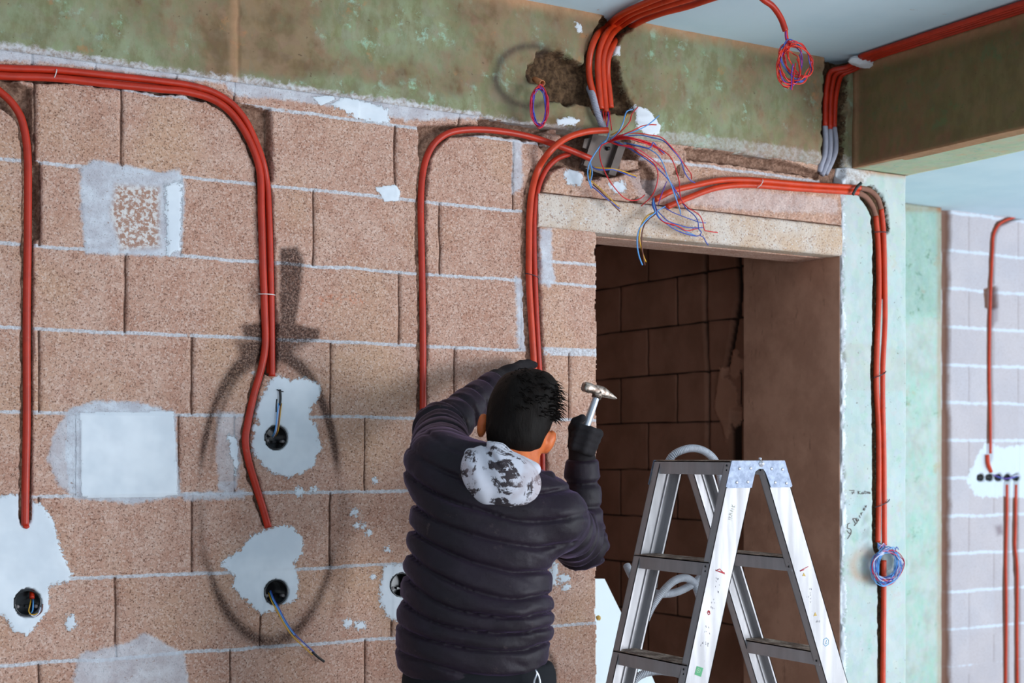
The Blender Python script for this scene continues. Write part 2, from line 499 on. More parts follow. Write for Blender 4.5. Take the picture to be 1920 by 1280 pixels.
# horizontal joints
jit = nz(9, 3) * .008
zk = np.round(V / .2) * .2
mjd = (np.abs(V - zk - jit) - .0042) * 650
right = px > 1015
mjd = np.where(right & (V > 2.02) & (V < 2.1), np.minimum(mjd, (np.abs(V - 2.062 - jit) - .0045) * 650), mjd)
thick = right & (np.abs(V - 1.8) < .05)
mjd = np.where(thick, mjd - 5, mjd)
mjd = np.where((V > 2.41), 30, mjd)
row = np.floor(V / .2).astype(int)
# vertical joints, read along each course
VJ = {11: [65, 228, 505, 741, 962], 10: [-110, 75, 340, 588, 825, 985], 9: [-30, 235, 493, 749, 975], 8: [-200, 74, 361, 621, 853, 1068],
      7: [-80, 140, 336, 440, 685, 935], 6: [-200, 72, 361, 620, 850, 1030], 5: [-60, 217, 489, 736, 960], 4: [-200, 73, 433, 685, 930], 3: [-50, 220, 490, 720, 980],
      12: [60, 180, 330, 440, 672, 860]}
vjd = np.full(U.shape, 60.0)
tone = np.zeros(U.shape)
for r in range(0, 13):
    m = row == r
    if not m.any(): continue
    js = VJ.get(r) or VJ[3 if r % 2 else 4]
    jx = sorted([P(q, 847 - (r * .2 + .1 - EYE) / 3.9 * FPX).x for q in js])
    jx = [jx[0] - .385 * k for k in (4, 3, 2, 1)] + jx
    if r == 11: jx += [jx[-1] + .4 * k for k in (1, 2, 3, 4)]
    if r == 12: jx += [P(q, 270).x for q in (1050, 1130, 1290, 1400)]
    wig = vnoise(U[m] * 3, V[m], 14, 40 + r, 2) * .005 - .0025
    d = np.min([np.abs(U[m] - q - wig) for q in jx], axis=0)
    vjd[m] = (d - .0021) * 650
    k = np.searchsorted(jx, U[m] - wig)
    tone[m] = _h(k, np.full(k.shape, r), 5)
vjd[(px > 985) & (row >= 10)] = 60

wp = np.full(U.shape, 60.0); wr = np.full(U.shape, 24.0)
def addwp(poly, ragged=None):
    global wp, wr
    d = sd_poly(px, py, poly)
    if ragged is not None: wr = np.where(d < np.minimum(wp, 30), ragged, wr)
    wp = np.minimum(wp, d)
addwp([(522,702),(545,712),(575,708),(598,722),(600,742),(584,762),(578,782),(594,800),(602,840),(590,872),(565,888),(540,896),(510,885),(490,872),(474,850),(470,836),(484,790),(478,770),(492,740),(508,712)])
addwp([(505,990),(530,982),(550,990),(568,1008),(566,1040),(552,1056),(560,1090),(557,1122),(535,1134),(518,1132),(512,1145),(490,1152),(480,1140),(450,1118),(437,1100),(440,1080),(416,1060),(418,1048),(440,1040),(465,1010),(480,998)])
addwp([(-80,960),(-10,930),(25,925),(55,936),(82,948),(102,985),(115,1030),(134,1072),(130,1090),(92,1098),(92,1140),(76,1165),(50,1192),(25,1182),(5,1150),(-60,1160)])
addwp([(125,1155),(140,1152),(143,1170),(132,1182),(122,1170)])
addwp([(720,1060),(757,1056),(775,1080),(775,1150),(748,1168),(722,1152),(712,1125),(714,1090)])
addwp([(1033,1052),(1046,1056),(1044,1096),(1034,1098)])
addwp([(702,352),(740,346),(751,362),(747,378),(722,378)], 10)
addwp([(583,182),(622,179),(630,187),(600,198)], 10)
addwp([(620,196),(650,178),(672,186),(728,205),(730,230),(708,232),(672,222)], 22)
addwp([(1054,322),(1078,314),(1092,330),(1088,350),(1066,345)], 22)
addwp([(1140,345),(1170,338),(1176,356),(1155,364)], 22)
addwp([(425,812),(445,820),(448,872),(440,892),(434,860)], 16)
for (x, y, r) in [(665,960,10),(680,985,8),(692,998,7),(668,985,6),(700,1080,5),(652,1168,10),(676,1172,11),(724,1030,6),(1057,1085,12),(480,802,9),(1062,1100,8),(705,900,5),(476,698,4),(560,922,10),(590,918,6)]:
    addwp([(x + r*math.cos(a), y + r*.8*math.sin(a)) for a in np.linspace(0, 5.5, 7)], 26)

gp = np.full(U.shape, 60.0); gs = np.full(U.shape, .0)
def addgp(poly, s):
    global gp, gs
    d = sd_poly(px, py, poly)
    gs = np.where(d < 18, np.maximum(gs, s), gs)
    gp = np.minimum(gp, d)
addgp([(150,318),(175,300),(250,312),(300,322),(338,318),(346,345),(345,400),(338,480),(160,476),(152,400)], .95)
addgp([(100,815),(130,765),(180,750),(270,755),(328,775),(338,930),(250,945),(200,938),(148,935),(110,910),(88,860)], .8)
addgp([(145,770),(328,768),(334,932),(200,938),(150,936),(140,850)], 1.0)
addgp([(150,1225),(240,1205),(270,1185),(300,1200),(345,1225),(356,1300),(130,1300)], .75)
addgp([(408,770),(455,775),(456,830),(446,900),(436,932),(410,920),(404,840)], .55)
addgp([(340,925),(460,918),(458,935),(345,938)], .8)
addgp([(1012,428),(1034,428),(1036,500),(1042,520),(1030,538),(1014,532)], .9)
addgp([(965,520),(985,520),(985,655),(970,655)], .9)
addgp([(962,258),(978,262),(980,350),(960,365)], .8)
# ragged pale mortar under the beam
bl = [(-500,80),(0,112),(150,125),(300,145),(420,158),(440,180),(560,190),(672,205),(760,225),(900,222),(900,200),(400,120),(0,78),(-500,50)]
addgp(bl, .85)
addgp([(1180,330),(1300,345),(1570,372),(1570,400),(1400,395),(1200,372)], .3)
smooth_patch = sd_poly(px, py, [(148,772),(326,770),(333,930),(205,935),(150,933)])
wp = np.minimum(wp, np.where(smooth_patch < 0, smooth_patch * .4 - 2, 60)); wr = np.where(smooth_patch < 4, 14, wr)
wp = np.minimum(wp, sd_poly(px, py, [(308,345),(340,340),(338,470),(314,478)]))
ag = sstep(6, -10, sd_poly(px, py, [(215,345),(300,350),(300,465),(225,470),(205,400)])) * .9

ch = np.minimum.reduce([
    sd_line(px, py, [(x + 1, y) for x, y in RUN_A[:-1]] + [(48, 972)]) - 11,
    sd_poly(px, py, [(-60,120),(62,165),(62,298),(76,306),(76,448),(62,456),(45,300),(36,230),(-60,150)]),
    sd_line(px, py, [(a + (2 if b > 300 else 0), b) for a, b in RUN_B3[:-1] + [(505, 690)]]) - 14,
    sd_line(px, py, RUN_B2[15:-1] + [(500, 978)]) - 9,
    sd_poly(px, py, [(440,190),(508,205),(512,340),(500,340),(480,250)]),
    sd_line(px, py, RUN_C[1:]) - 9,
    sd_poly(px, py, [(785,236),(890,232),(900,245),(840,252),(800,288),(786,330)]),
    sd_line(px, py, RUN_D1[2:]) - 13, sd_line(px, py, RUN_D2[1:]) - 10,
    sd_poly(px, py, [(895,222),(960,224),(1110,236),(1200,262),(1235,300),(1225,372),(1212,360),(1205,315),(1170,338),(1128,330),(1110,356),(1040,322),(1020,300),(1050,276),(985,262),(905,246)]),
    sd_poly(px, py, [(1285,276),(1400,287),(1480,302),(1545,322),(1540,336),(1420,315),(1330,304),(1290,300)]),
    sd_poly(px, py, [(1540,300),(1600,300),(1600,345),(1540,345)])])
rubm = sstep(990, 1020, px) * sstep(1330, 1200, px) * (V > 2.262) * (V < 2.43)
ch = np.where(rubm > .3, np.minimum(ch, (.10 - nz(16, 91, 4)) * 150), ch)
lump = np.minimum.reduce([sd_poly(px, py, q) for q in (
    [(1020,246),(1050,238),(1054,262),(1046,280),(1020,270)], [(985,262),(1010,265),(1020,290),(1000,320),(985,300)],
    [(1035,320),(1060,312),(1095,322),(1098,352),(1050,358),(1030,345)], [(1095,340),(1160,330),(1198,318),(1206,360),(1160,376),(1100,365)],
    [(1180,262),(1250,280),(1280,300),(1260,330),(1230,330)], [(1160,296),(1200,300),(1198,318),(1160,318)])])
ch = np.maximum(ch, -lump)
wp = np.maximum(wp, np.where(ch < 1, -ch * 2, -99))

el = lambda cx, cy, rx, ry: (np.hypot((px-cx)/rx, (py-cy)/ry) - 1) * (rx+ry)/2
band = lambda d, c, wd: np.exp(-((d-c)/wd)**2)
ang = np.arctan2(py - 930, px - 505)
loop = np.abs(el(505, 930, 131, 272))
up = sstep(-.15, -.75, np.sin(ang)); dn = sstep(.55, .95, np.sin(ang))
so = band(loop, 0, 11) * (.62*up + .5*dn + .10) * (.6 + .8*(nz(9, 51) + .4))
so += band(np.abs(el(512, 905, 118, 236)), 0, 7) * .35 * up
so += sstep(10, -8, sd_poly(px, py, [(528,468),(555,466),(566,490),(558,560),(548,622),(530,622),(526,560)])) * .95
so += sstep(10, -6, sd_poly(px, py, [(456,612),(500,606),(560,612),(596,620),(594,634),(520,634),(460,628)])) * .8
so += sstep(14, -10, sd_poly(px, py, [(442,640),(500,636),(580,640),(560,652),(500,668),(450,660)])) * .55
so += sstep(12, -10, sd_poly(px, py, [(468,530),(486,520),(488,560),(470,570)])) * .35
so += band(np.abs(el(985, 1262, 55, 60)), 0, 6) * .5
so += sstep(16, -16, sd_poly(px, py, [(640,920),(660,930),(655,1080),(630,1150),(620,1080)])) * .22
so += sstep(14, -14, sd_poly(px, py, [(370,940),(388,940),(384,1060),(368,1060)])) * .25
so = np.clip(so * 1.7, 0, 1) * sstep(-3, 3, wp)
orp = np.zeros(U.shape)
for seg in ([(596,560),(604,556),(604,566),(597,576)], [(610,556),(622,554),(614,566),(622,572)], [(640,548),(638,572)], [(632,560),(650,560)], [(656,556),(664,552),(668,566),(660,570),(656,558)], [(670,556),(680,568)]):
    orp = np.maximum(orp, sstep(4, 0, sd_line(px, py, seg, 20)) * .5)

cov = np.clip(sstep(0, 6, wp) * (1 - gs * sstep(4, -4, gp)), 0, 1)
h = nz(30, 9, 3) * .0022 + (tone - .5) * .003
h -= .0022 * sstep(5, 0, np.minimum(mjd, vjd)) * (ch > 0) * cov
h += .0012 * sstep(1, -2, mjd) * cov
h -= .007 * sstep(1.2, -.6, vjd) * cov
h += nz(7, 12) * .003
h += sstep(4, -6, gp) * .0025 * gs
h += sstep(4, -5, wp) * .003
rub = sstep(1000, 1030, px) * sstep(2.24, 2.26, V)
h += rub * nz(22, 22, 4) * .02
chn = ch + nz(55, 18, 3) * 9
h -= sstep(2, -5, chn) * (.030 + nz(40, 19, 3) * .02)
deep = sd_poly(px, py, [(1050,240),(1120,240),(1200,275),(1212,340),(1170,335),(1100,325),(1060,300)]) + nz(45, 20) * 12
h -= sstep(3, -8, deep) * .034 * (lump > 0)
dg = sd_poly(px, py, [(900,226),(1100,240),(1100,256),(1000,250),(905,240)])
h -= sstep(2, -5, dg) * .02
for bx, by, br in BOXES:
    h = np.where(np.hypot(px-bx, (py-by)*.93) < br * 1.02, -.045, h)
ragged = X_DOOR + vnoise(V*0, V, 30, 31, 3) * .010 - .009
# cells kept
cu = (U[:-1,:-1] + U[1:,1:]) / 2; cv = (V[:-1,:-1] + V[1:,1:]) / 2
keep = ((cu < ragged[:-1,:-1]) & ~((cu > X_LIN) & (cv > ZL))) | (cv > ZLT)
bk = MB(); bk.box((-1, .078, 0), (X_DOOR - .006, .2, ZL)); bk.box((-1, .078, ZL), (X_COL, .2, ZB))
fieldmesh('wall_back', xs, zs, lambda u, v, q: (u, -q, v), h,
          dict(wp=wp, wr=wr, gp=gp, gs=gs, mj=mjd, vj=vjd, ch=ch, so=so, orp=orp, ag=ag, tone=tone), M_BLOCK, keep, .08, bk)

# ------------------------------------------------------------------ lintel over the doorway
us = np.arange(X_LIN, X_COL + .001, .004); vs = np.arange(ZL, ZLT + .0001, .004)
U, V = np.meshgrid(us, vs)
e = np.minimum(V - ZL, ZLT - V) + (vnoise(U, V, 60, 3, 3) - .5) * .006
hh = (vnoise(U, V, 40, 5, 4) - .5) * .006 - .008 * sstep(.008, 0, e) + .004
lb = MB(); lb.box((X_LIN + .004, .01, ZL + .003), (X_COL, .2, ZLT - .003))
o = fieldmesh('concrete_lintel', us, vs, lambda u, v, q: (u, -q, v), hh, {}, M_LINTEL, None, .05, lb)

# ------------------------------------------------------------------ concrete beam along the top of the wall
xs = np.concatenate([np.arange(-1.0, .55, .03), np.arange(.55, X_COR + .02, .004)])
zs = np.arange(ZB - .004, CEIL + .004, .004)
U, V = np.meshgrid(xs, zs); px, py = proj(U, 0.0, V)
green = .46 + .42 * np.exp(-((px-60)/260)**2) * sstep(0, 200, py+60) - .25 * np.exp(-((px-470)/90)**2) + .1*np.exp(-((px-1350)/120)**2)
green += .25 * np.exp(-((px-700)/120)**2 - ((py-60)/50)**2) + .45 * sstep(.07, 0, V - ZB) * (px > 440) * (px < 900)
green += .5 * np.exp(-((px-1230)/80)**2 - ((py-250)/30)**2)
eb = (V - ZB) * 640
gp = eb - 4 - 10 * vnoise(U, V*0, 5, 3, 2)
gp = np.where(px > 900, eb - 22 * sstep(1150, 1300, px) - 3, gp)
gs = .9 - .5 * sstep(900, 1100, px)
tp = (CEIL - V) * 640
brn = sstep(34, 8, tp + vnoise(U, V, 12, 8) * 16) * sstep(800, 960, px)
brn = np.maximum(brn, sstep(14, 3, np.abs(px - 440)) * .5)
wp = np.minimum.reduce([sd_poly(px, py, q) for q in ([(1188,198),(1212,206),(1236,236),(1234,252),(1212,256),(1190,240)], [(1040,225),(1065,220),(1085,226),(1075,236),(1045,235)], [(1075,42),(1086,46),(1090,60),(1080,62)], [(1148,88),(1160,86),(1160,104),(1150,104)])])
hole = np.minimum.reduce([sd_poly(px, py, [(1002,98),(1020,94),(1050,97),(1075,112),(1095,122),(1100,90),(1112,60),(1130,30),(1190,20),(1200,44),(1168,66),(1148,100),(1152,112),(1160,116),(1164,145),(1176,180),(1192,206),(1168,216),(1150,212),(1120,226),(1104,200),(1076,194),(1062,201),(1050,192),(1030,190),(1016,160),(994,156),(988,140),(990,122),(1004,116)]),
    sd_poly(px, py, [(1545,100),(1592,104),(1586,200),(1580,330),(1538,330),(1542,200)])])
ch = hole
ringd = np.abs(el(992, 143, 63, 56)); ra = np.arctan2(py-143, px-992)
so = band(ringd, 0, 8) * .95 * sstep(.6, .9, np.abs(ra + .1))
so += band(np.abs(el(990, 150, 70, 62)), 0, 10) * .3 * (ra > 1.2)
so += sstep(10, -8, sd_poly(px, py, [(984,140),(1000,136),(1004,158),(988,160)])) * .6
h = (vnoise(U, V, 6, 2, 3) - .5) * .008 + (vnoise(U, V, 60, 4, 2) - .5) * .0015
h -= sstep(4, 1, np.abs(px - 446 + (vnoise(U*0, V, 30, 4)-.5)*6)) * .004
h += sstep(3, -3, wp) * .006
hn = hole + (vnoise(U, V, 50, 18, 3) - .5) * 9
h -= sstep(2, -6, hn) * (.045 + (vnoise(U, V, 40, 19, 3) - .5) * .03)
edge = eb + (vnoise(U, V*0, 22, 77, 4) - .5) * 16
h -= .012 * sstep(5, -3, edge)
bb = MB(); bb.box((-1, .078, ZB), (X_COL2, .25, CEIL))
fieldmesh('concrete_beam', xs, zs, lambda u, v, q: (u, -q - .004, v), h, dict(green=green, gp=gp, gs=gs, brn=brn, wp=wp, ch=ch, so=so), M_BEAM, None, .08, bb)

# ------------------------------------------------------------------ column right of the doorway
us = np.arange(X_COL, X_COL2 + .001, .004); vs = np.concatenate([np.arange(0, .8, .05), np.arange(.8, ZB + .001, .004)])
U, V = np.meshgrid(us, vs); px, py = proj(U, 0.0, V)
green = .5 + .3 * (vnoise(U, V, 3, 60, 2) - .5)
gp = sd_poly(px, py, [(1540,300),(1640,318),(1625,340),(1600,352),(1578,372),(1560,372)])
gs = np.full(U.shape, .8)
brn = sstep(8, -4, sd_poly(px, py, [(1596,308),(1700,320),(1700,332),(1620,324)])) * .9
dd = np.abs(np.hypot(px - 1621, (py - 1060)) - 24)
brn = np.maximum(brn, band(dd, 0, 9) * .55 * (py > 1025))
brn = np.maximum(brn, sstep(5, -2, sd_poly(px, py, [(1578,645),(1640,646),(1695,660),(1697,732),(1578,730)])) * .12)
wp = np.minimum(px - 1577 - 3 - 10 * (vnoise(U*0, V, 18, 61, 3) - .3), 60)
ch = np.minimum.reduce([sd_line(px, py, [(1640,420),(1641,600),(1637,700),(1640,800),(1640,1015),(1650,1060),(1651,1300)]) - 6,
                        sd_line(px, py, RUN_H2[6:11]) - 11, sd_line(px, py, RUN_H1[8:12]) - 9,
                        sd_poly(px, py, [(1540,300),(1584,300),(1582,330),(1560,346),(1540,346)])])
so = np.zeros(U.shape)
for q in ([(1618,968),(1624,962),(1626,975),(1614,984)], [(1616,996),(1628,988),(1628,1004),(1614,1012)], [(1616,1022),(1626,1014),(1630,1028),(1612,1032)]):
    so = np.maximum(so, sstep(5, -4, sd_poly(px, py, q)) * .35)
h = (vnoise(U, V, 8, 2, 3) - .5) * .004
h -= sstep(2, -4, ch + (vnoise(U, V, 50, 18, 3) - .5) * 4) * .022
lf = (px - 1577) + (vnoise(U*0, V, 40, 62, 4) - .55) * 14
h -= sstep(3, -3, lf) * .010
cb = MB(); cb.box((X_COL + .004, .045, 0), (X_COL2 - .002, .49, ZB)); cb.box((X_COL - .002, .006, 0), (X_COL + .010, .49, ZLT + .05))
fieldmesh('column_concrete', us, vs, lambda u, v, q: (u, -q - .006, v), h, dict(green=green, gp=gp, gs=gs, brn=brn, wp=wp, ch=ch, so=so), M_COLUMN, None, .06, None).name = 'concrete_column'
o = cb.build('column_core', M_RENDER, smooth=False, recenter=False); o.name = 'column_side'; tag(o, kind='structure')

# ------------------------------------------------------------------ crossbeam towards the room, ceiling, floor, the dim corridor, the far room
def simple(name, boxes, mat):
    m = MB()
    for lo, hi in boxes: m.box(lo, hi)
    return tag(m.build(name, mat, smooth=False, recenter=False), kind='structure')
M_XB = mat_concrete('shaded_beam_concrete', (srgb(122,108,74), srgb(108,96,64), srgb(100,106,72)), (srgb(132,98,74), srgb(120,88,66), srgb(132,92,66)))  # shade of the unlit crossbeam side is put into these darker colours
M_XU = mat_concrete('beam_soffit_concrete', (srgb(190,204,176), srgb(176,194,164), srgb(160,190,164)), (srgb(200,190,160), srgb(196,180,150), srgb(206,180,140)))  # same concrete, paler: light reaching the soffit is put into the colour
ys = np.arange(-5.2, .01, .02); zz = np.arange(ZB, CEIL + .01, .01)
U, V = np.meshgrid(ys, zz)
z0 = np.zeros(U.shape); far60 = z0 + 60
h = (vnoise(U, V, 5, 70, 4) - .5) * .012
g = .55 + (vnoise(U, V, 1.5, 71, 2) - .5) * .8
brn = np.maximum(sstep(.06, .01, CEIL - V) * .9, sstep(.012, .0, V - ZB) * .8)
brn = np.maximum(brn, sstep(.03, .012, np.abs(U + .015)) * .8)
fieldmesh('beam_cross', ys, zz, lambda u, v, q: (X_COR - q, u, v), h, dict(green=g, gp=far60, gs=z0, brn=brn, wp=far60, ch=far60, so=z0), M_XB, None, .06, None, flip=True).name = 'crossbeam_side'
us = np.arange(X_COR, X_COL2 + .01, .01); U, V = np.meshgrid(us, ys)
z0 = np.zeros(U.shape); far60 = z0 + 60
h = (vnoise(U, V, 6, 75, 3) - .5) * .006 - sstep(.02, 0, U - X_COR + (vnoise(U*0, V, 9, 4) - .5)*.02) * .012
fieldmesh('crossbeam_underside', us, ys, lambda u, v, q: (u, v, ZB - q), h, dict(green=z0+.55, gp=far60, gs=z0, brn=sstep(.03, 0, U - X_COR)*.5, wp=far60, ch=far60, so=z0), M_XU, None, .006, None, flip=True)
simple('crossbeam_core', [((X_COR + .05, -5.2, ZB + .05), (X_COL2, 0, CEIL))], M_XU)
simple('ceiling', [((-6, -5.2, CEIL), (14, 8, CEIL + .2))], M_CEIL)
simple('floor', [((-6, -9, -.2), (14, 8, 0))], M_FLOOR)

# corridor behind the doorway
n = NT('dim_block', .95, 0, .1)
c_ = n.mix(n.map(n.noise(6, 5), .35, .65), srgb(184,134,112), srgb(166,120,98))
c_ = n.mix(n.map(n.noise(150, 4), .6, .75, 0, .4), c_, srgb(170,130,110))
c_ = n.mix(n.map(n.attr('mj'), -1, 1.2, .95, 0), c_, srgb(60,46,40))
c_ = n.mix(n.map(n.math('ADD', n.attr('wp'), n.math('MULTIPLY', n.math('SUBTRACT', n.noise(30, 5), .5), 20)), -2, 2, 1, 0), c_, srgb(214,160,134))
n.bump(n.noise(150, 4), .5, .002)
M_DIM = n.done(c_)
XS = 3.70
ys = np.arange(.2, 3.6, .008); vs = np.concatenate([np.arange(0, .75, .05), np.arange(.75, CEIL + .01, .008)])
U, V = np.meshgrid(ys, vs); px, py = proj(XS, U, V)
jz = (vnoise(U, V, 6, 80, 2) - .5) * .012
r = np.floor((V - .03) / .2); mj = (np.abs(V - .03 - np.round((V - .03) / .2) * .2 - jz) - .004) * 600
k = (U + (r % 2) * .2) / .4
mj = np.minimum(mj, (np.abs(k - np.round(k)) * .4 - .0035) * 600)
slot = np.minimum(sd_line(px, py, [(1384,470),(1386,560),(1372,640),(1362,700)]) - 5, sd_poly(px, py, [(1372,770),(1390,760),(1388,870),(1378,880),(1370,860)]))
slot = np.minimum(slot, sd_line(px, py, [(1321,470),(1323,620),(1327,700),(1328,900)]) - 2.5)
wpd = np.minimum.reduce([sd_poly(px, py, q) for q in ([(1366,655),(1380,655),(1394,675),(1392,695),(1376,712),(1364,700)], [(1350,690),(1358,688),(1368,710),(1386,735),(1384,780),(1372,800),(1362,830),(1356,800),(1340,765),(1344,730)])])
h = (vnoise(U, V, 20, 81, 3) - .5) * .006 - sstep(1, -2, mj) * .006 - sstep(2, -3, slot) * .04 + sstep(2, -3, wpd) * .008
fieldmesh('wall_corridor', ys, vs, lambda u, v, q: (XS - q, u, v), h, dict(mj=np.minimum(mj, slot), wp=wpd), M_DIM, None, .06, None, flip=False)
simple('wall_corridor_backing', [((XS + .055, .2, 0), (XS + .2, 4.0, CEIL))], M_RENDER)
simple('wall_corridor_end', [((-1, 3.6, 0), (XS + .2, 3.75, CEIL)), ((.9, .2, 0), (1.0, 3.6, CEIL))], M_RENDER)

# far wall of the bright room
YF = 1.87
n = NT('pale_block', .95, 0, .15)
c_ = n.mix(n.map(n.noise(5, 4), .35, .65), srgb(196,190,196), srgb(204,196,200))
c_ = n.mix(n.math('MULTIPLY', n.map(n.attr('tone'), 0, 1), .3), c_, srgb(190,178,180))
c_ = n.mix(n.map(n.noise(170, 3), .36, .46, .4, 0), c_, srgb(150,124,118))
mjm = n.map(n.math('ADD', n.attr('mj'), n.math('MULTIPLY', n.math('SUBTRACT', n.noise(30, 4), .5), 8)), -1.5, 1.5, 1, 0)
c_ = n.mix(mjm, c_, srgb(214,220,230))
c_ = n.mix(n.map(n.attr('vj'), -1, 1, .6, 0), c_, srgb(128,104,98))
c_ = n.mix(n.map(n.attr('ch'), -1.5, 1.5, .9, 0), c_, srgb(126,84,62))
c_ = n.mix(n.map(n.math('ADD', n.attr('wp'), n.math('MULTIPLY', n.math('SUBTRACT', n.noise(40, 5), .5), 18)), -1.5, 1.5, 1, 0), c_, srgb(218,226,234))
c_ = n.mix(n.attr('so'), c_, srgb(110,84,92))
n.bump(n.noise(120, 4), .4, .002)
M_PALE = n.done(c_)
xf0 = P(1764, 700, YF).x
us = np.arange(xf0, 9.5, .008); us = np.concatenate([us[us < 7.0], np.arange(7.0, 11, .05)])
vs = np.arange(.6, CEIL + .01, .008); vs = np.concatenate([np.arange(0, .6, .05), vs])
U, V = np.meshgrid(us, vs); px, py = proj(U, YF, V)
jz = (vnoise(U, V, 6, 84, 2) - .5) * .01
ZJ0 = EYE + (847 - 469) / FPX * (YF + DIST) / (CT - ST * (1777-960)/FPX)
PITCH = (1253 - 469) / 11 / FPX * (YF + DIST) / (CT - ST * (1777-960)/FPX)
r = np.floor((V - ZJ0) / PITCH)
mj = (np.abs(V - ZJ0 - np.round((V - ZJ0) / PITCH) * PITCH - jz) - .008) * 380
k = (U - P(1817, 500, YF).x + (r % 2) * .2) / .4
vj = (np.abs(k - np.round(k)) * .4 - .004) * 380
tone = _h(np.floor(k + .5), r, 8)
FCH = [[(1920,404),(1895,410),(1872,420),(1863,440),(1861,470),(1858,540),(1856,640),(1857,760),(1856,860)], [(1888,906),(1887,1000),(1886,1100),(1887,1300)], [(1905,906),(1904,1030),(1908,1100),(1908,1300)]]
ch = np.minimum.reduce([sd_line(px, py, q) - 4.5 for q in FCH] + [sd_poly(px, py, [(1846,542),(1868,536),(1872,575),(1862,580),(1848,576)])])
ch = np.minimum(ch, np.abs(px - 1774) - 8 + (vnoise(U*0, V, 9, 66, 3) - .5) * 8)
wpf = sd_poly(px, py, [(1835,850),(1850,826),(1880,840),(1920,832),(1980,850),(1980,930),(1920,934),(1830,930),(1812,900)])
so = sstep(6, -6, sd_poly(px, py, [(1866,986),(1878,984),(1882,1000),(1870,1004)])) * .6
so = np.maximum(so, sstep(6, -4, sd_poly(px, py, [(1860,545),(1871,540),(1870,600),(1862,610)])) * .5)
h = (vnoise(U, V, 15, 85, 3) - .5) * .004 - sstep(1, -1, vj) * .005 - sstep(1.5, -2, ch) * .03
for i in range(5):
    h = np.where(np.hypot(px - (1839.5 + 16.6 * i), py - 895) < 7.2, -.045, h)
fieldmesh('wall_far', us, vs, lambda u, v, q: (u, YF - q, v), h, dict(mj=mj, vj=vj, tone=tone, ch=ch, wp=wpf, so=so), M_PALE, None, .06, None)
simple('wall_far_backing', [((xf0, YF + .06, 0), (11, YF + .2, CEIL))], M_PALE)
# second column, in line with the far wall
M_COL2 = mat_concrete('far_column_concrete', (srgb(186,214,202), srgb(172,204,190), srgb(120,160,134)), (srgb(196,206,200), srgb(180,190,180), srgb(190,176,150)))
x0 = XS + .2; x1 = P(1763, 700, YF - .03).x
us = np.arange(x0, x1 + .01, .012); vs = np.arange(0, CEIL + .01, .012)
U, V = np.meshgrid(us, vs); px, py = proj(U, YF - .03, V); z0 = np.zeros(U.shape); far60 = z0 + 60
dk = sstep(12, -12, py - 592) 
h = (vnoise(U, V, 6, 90, 3) - .5) * .006
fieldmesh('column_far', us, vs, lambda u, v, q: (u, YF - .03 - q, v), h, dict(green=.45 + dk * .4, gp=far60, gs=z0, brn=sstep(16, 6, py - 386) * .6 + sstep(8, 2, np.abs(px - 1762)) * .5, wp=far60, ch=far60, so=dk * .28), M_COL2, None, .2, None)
# ------------------------------------------------------------------ conduits
def tubemat(name, col, rough=.42):
    n = NT(name, rough, 0, .45)
    c = Vector(col[:3])
    k = n.mix(n.map(n.noise(18, 5, .65), .35, .7), tuple(c * 1.05) + (1,), tuple(c * .82) + (1,))
    k = n.mix(n.map(n.noise(60, 5, .7), .60, .74, 0, .35), k, srgb(170,110,90))
    n.bump(n.noise(220, 2), .12, .0005)
    return n.done(k)
M_ORANGE = tubemat('orange_conduit_plastic', srgb(204,58,18))
M_RED = tubemat('brick_red_conduit_plastic', srgb(186,42,14))
M_DUSTY = tubemat('dust_covered_conduit', srgb(140,96,80), .8)
M_GREYC = tubemat('grey_conduit_plastic', srgb(158,158,172), .55)
M_TAN = tubemat('tan_conduit_plastic', srgb(196,124,80), .6)
M_BLACKT = plain('black_tape', srgb(26,24,26), .5)
M_TIEW = plain('white_tie_plastic', srgb(226,222,218), .5)
M_TIED = plain('dark_binding_wire', srgb(62,58,66), .45, .4)
M_STEEL = plain('galvanised_steel', srgb(112,100,94), .5, .6, .5, .15, 30)
M_BOX = plain('black_box_plastic', srgb(22,21,24), .22, 0, .6)
WIRE = {'orange red': plain('orange_red_wire_sheath', srgb(216,52,30), .35, 0, .5), 'red': plain('red_wire_sheath', srgb(208,28,36), .35, 0, .5), 'blue': plain('blue_wire_sheath', srgb(58,84,176), .35, 0, .5),
        'light blue': plain('light_blue_wire_sheath', srgb(92,160,224), .35, 0, .5), 'yellow': plain('yellow_green_wire_sheath', srgb(214,160,40), .4, 0, .5),
        'brown': plain('brown_wire_sheath', srgb(104,52,36), .4, 0, .5), 'crimson': plain('crimson_wire_sheath', srgb(206,30,70), .35, 0, .5),
        'black': plain('black_wire_sheath', srgb(34,32,34), .4), 'white': plain('white_wire_sheath', srgb(206,206,226), .4), 'violet': plain('violet_wire_sheath', srgb(104,64,170), .4)}

def wallpts(pts, Y): return [P(x, y, (Y(x, y) if callable(Y) else Y)) for x, y in pts]
def wav(seed, amp=.0012): return lambda L, t: 1.0
def conduit(name, pts, r, mat, label, group, hollow_ends=(True, True), parent=None, cat='conduit', seg=14):
    m = MB(); m.tube(pts, r, seg, .006)
    o = m.build(name, mat, parent)
    if parent is None: tag(o, label, cat, group)
    return o
R = .0092
conduit('conduit', wallpts(RUN_A, -.002), R, M_RED, 'orange conduit dropping down the far left of the block wall to the leftmost round box', 'conduits in the block wall chases')
conduit('conduit', wallpts(RUN_B1, lambda x, y: .001 if y > 300 else -.006), R * .95, M_RED, 'upper orange conduit under the beam at left, dropping to the upper round box', 'conduits in the block wall chases')
conduit('conduit', wallpts(RUN_B2, lambda x, y: -.008 if y < 700 else -.003), R * 1.02, M_RED, 'lower orange conduit under the beam at left, kinked around the upper box', 'conduits in the block wall chases')
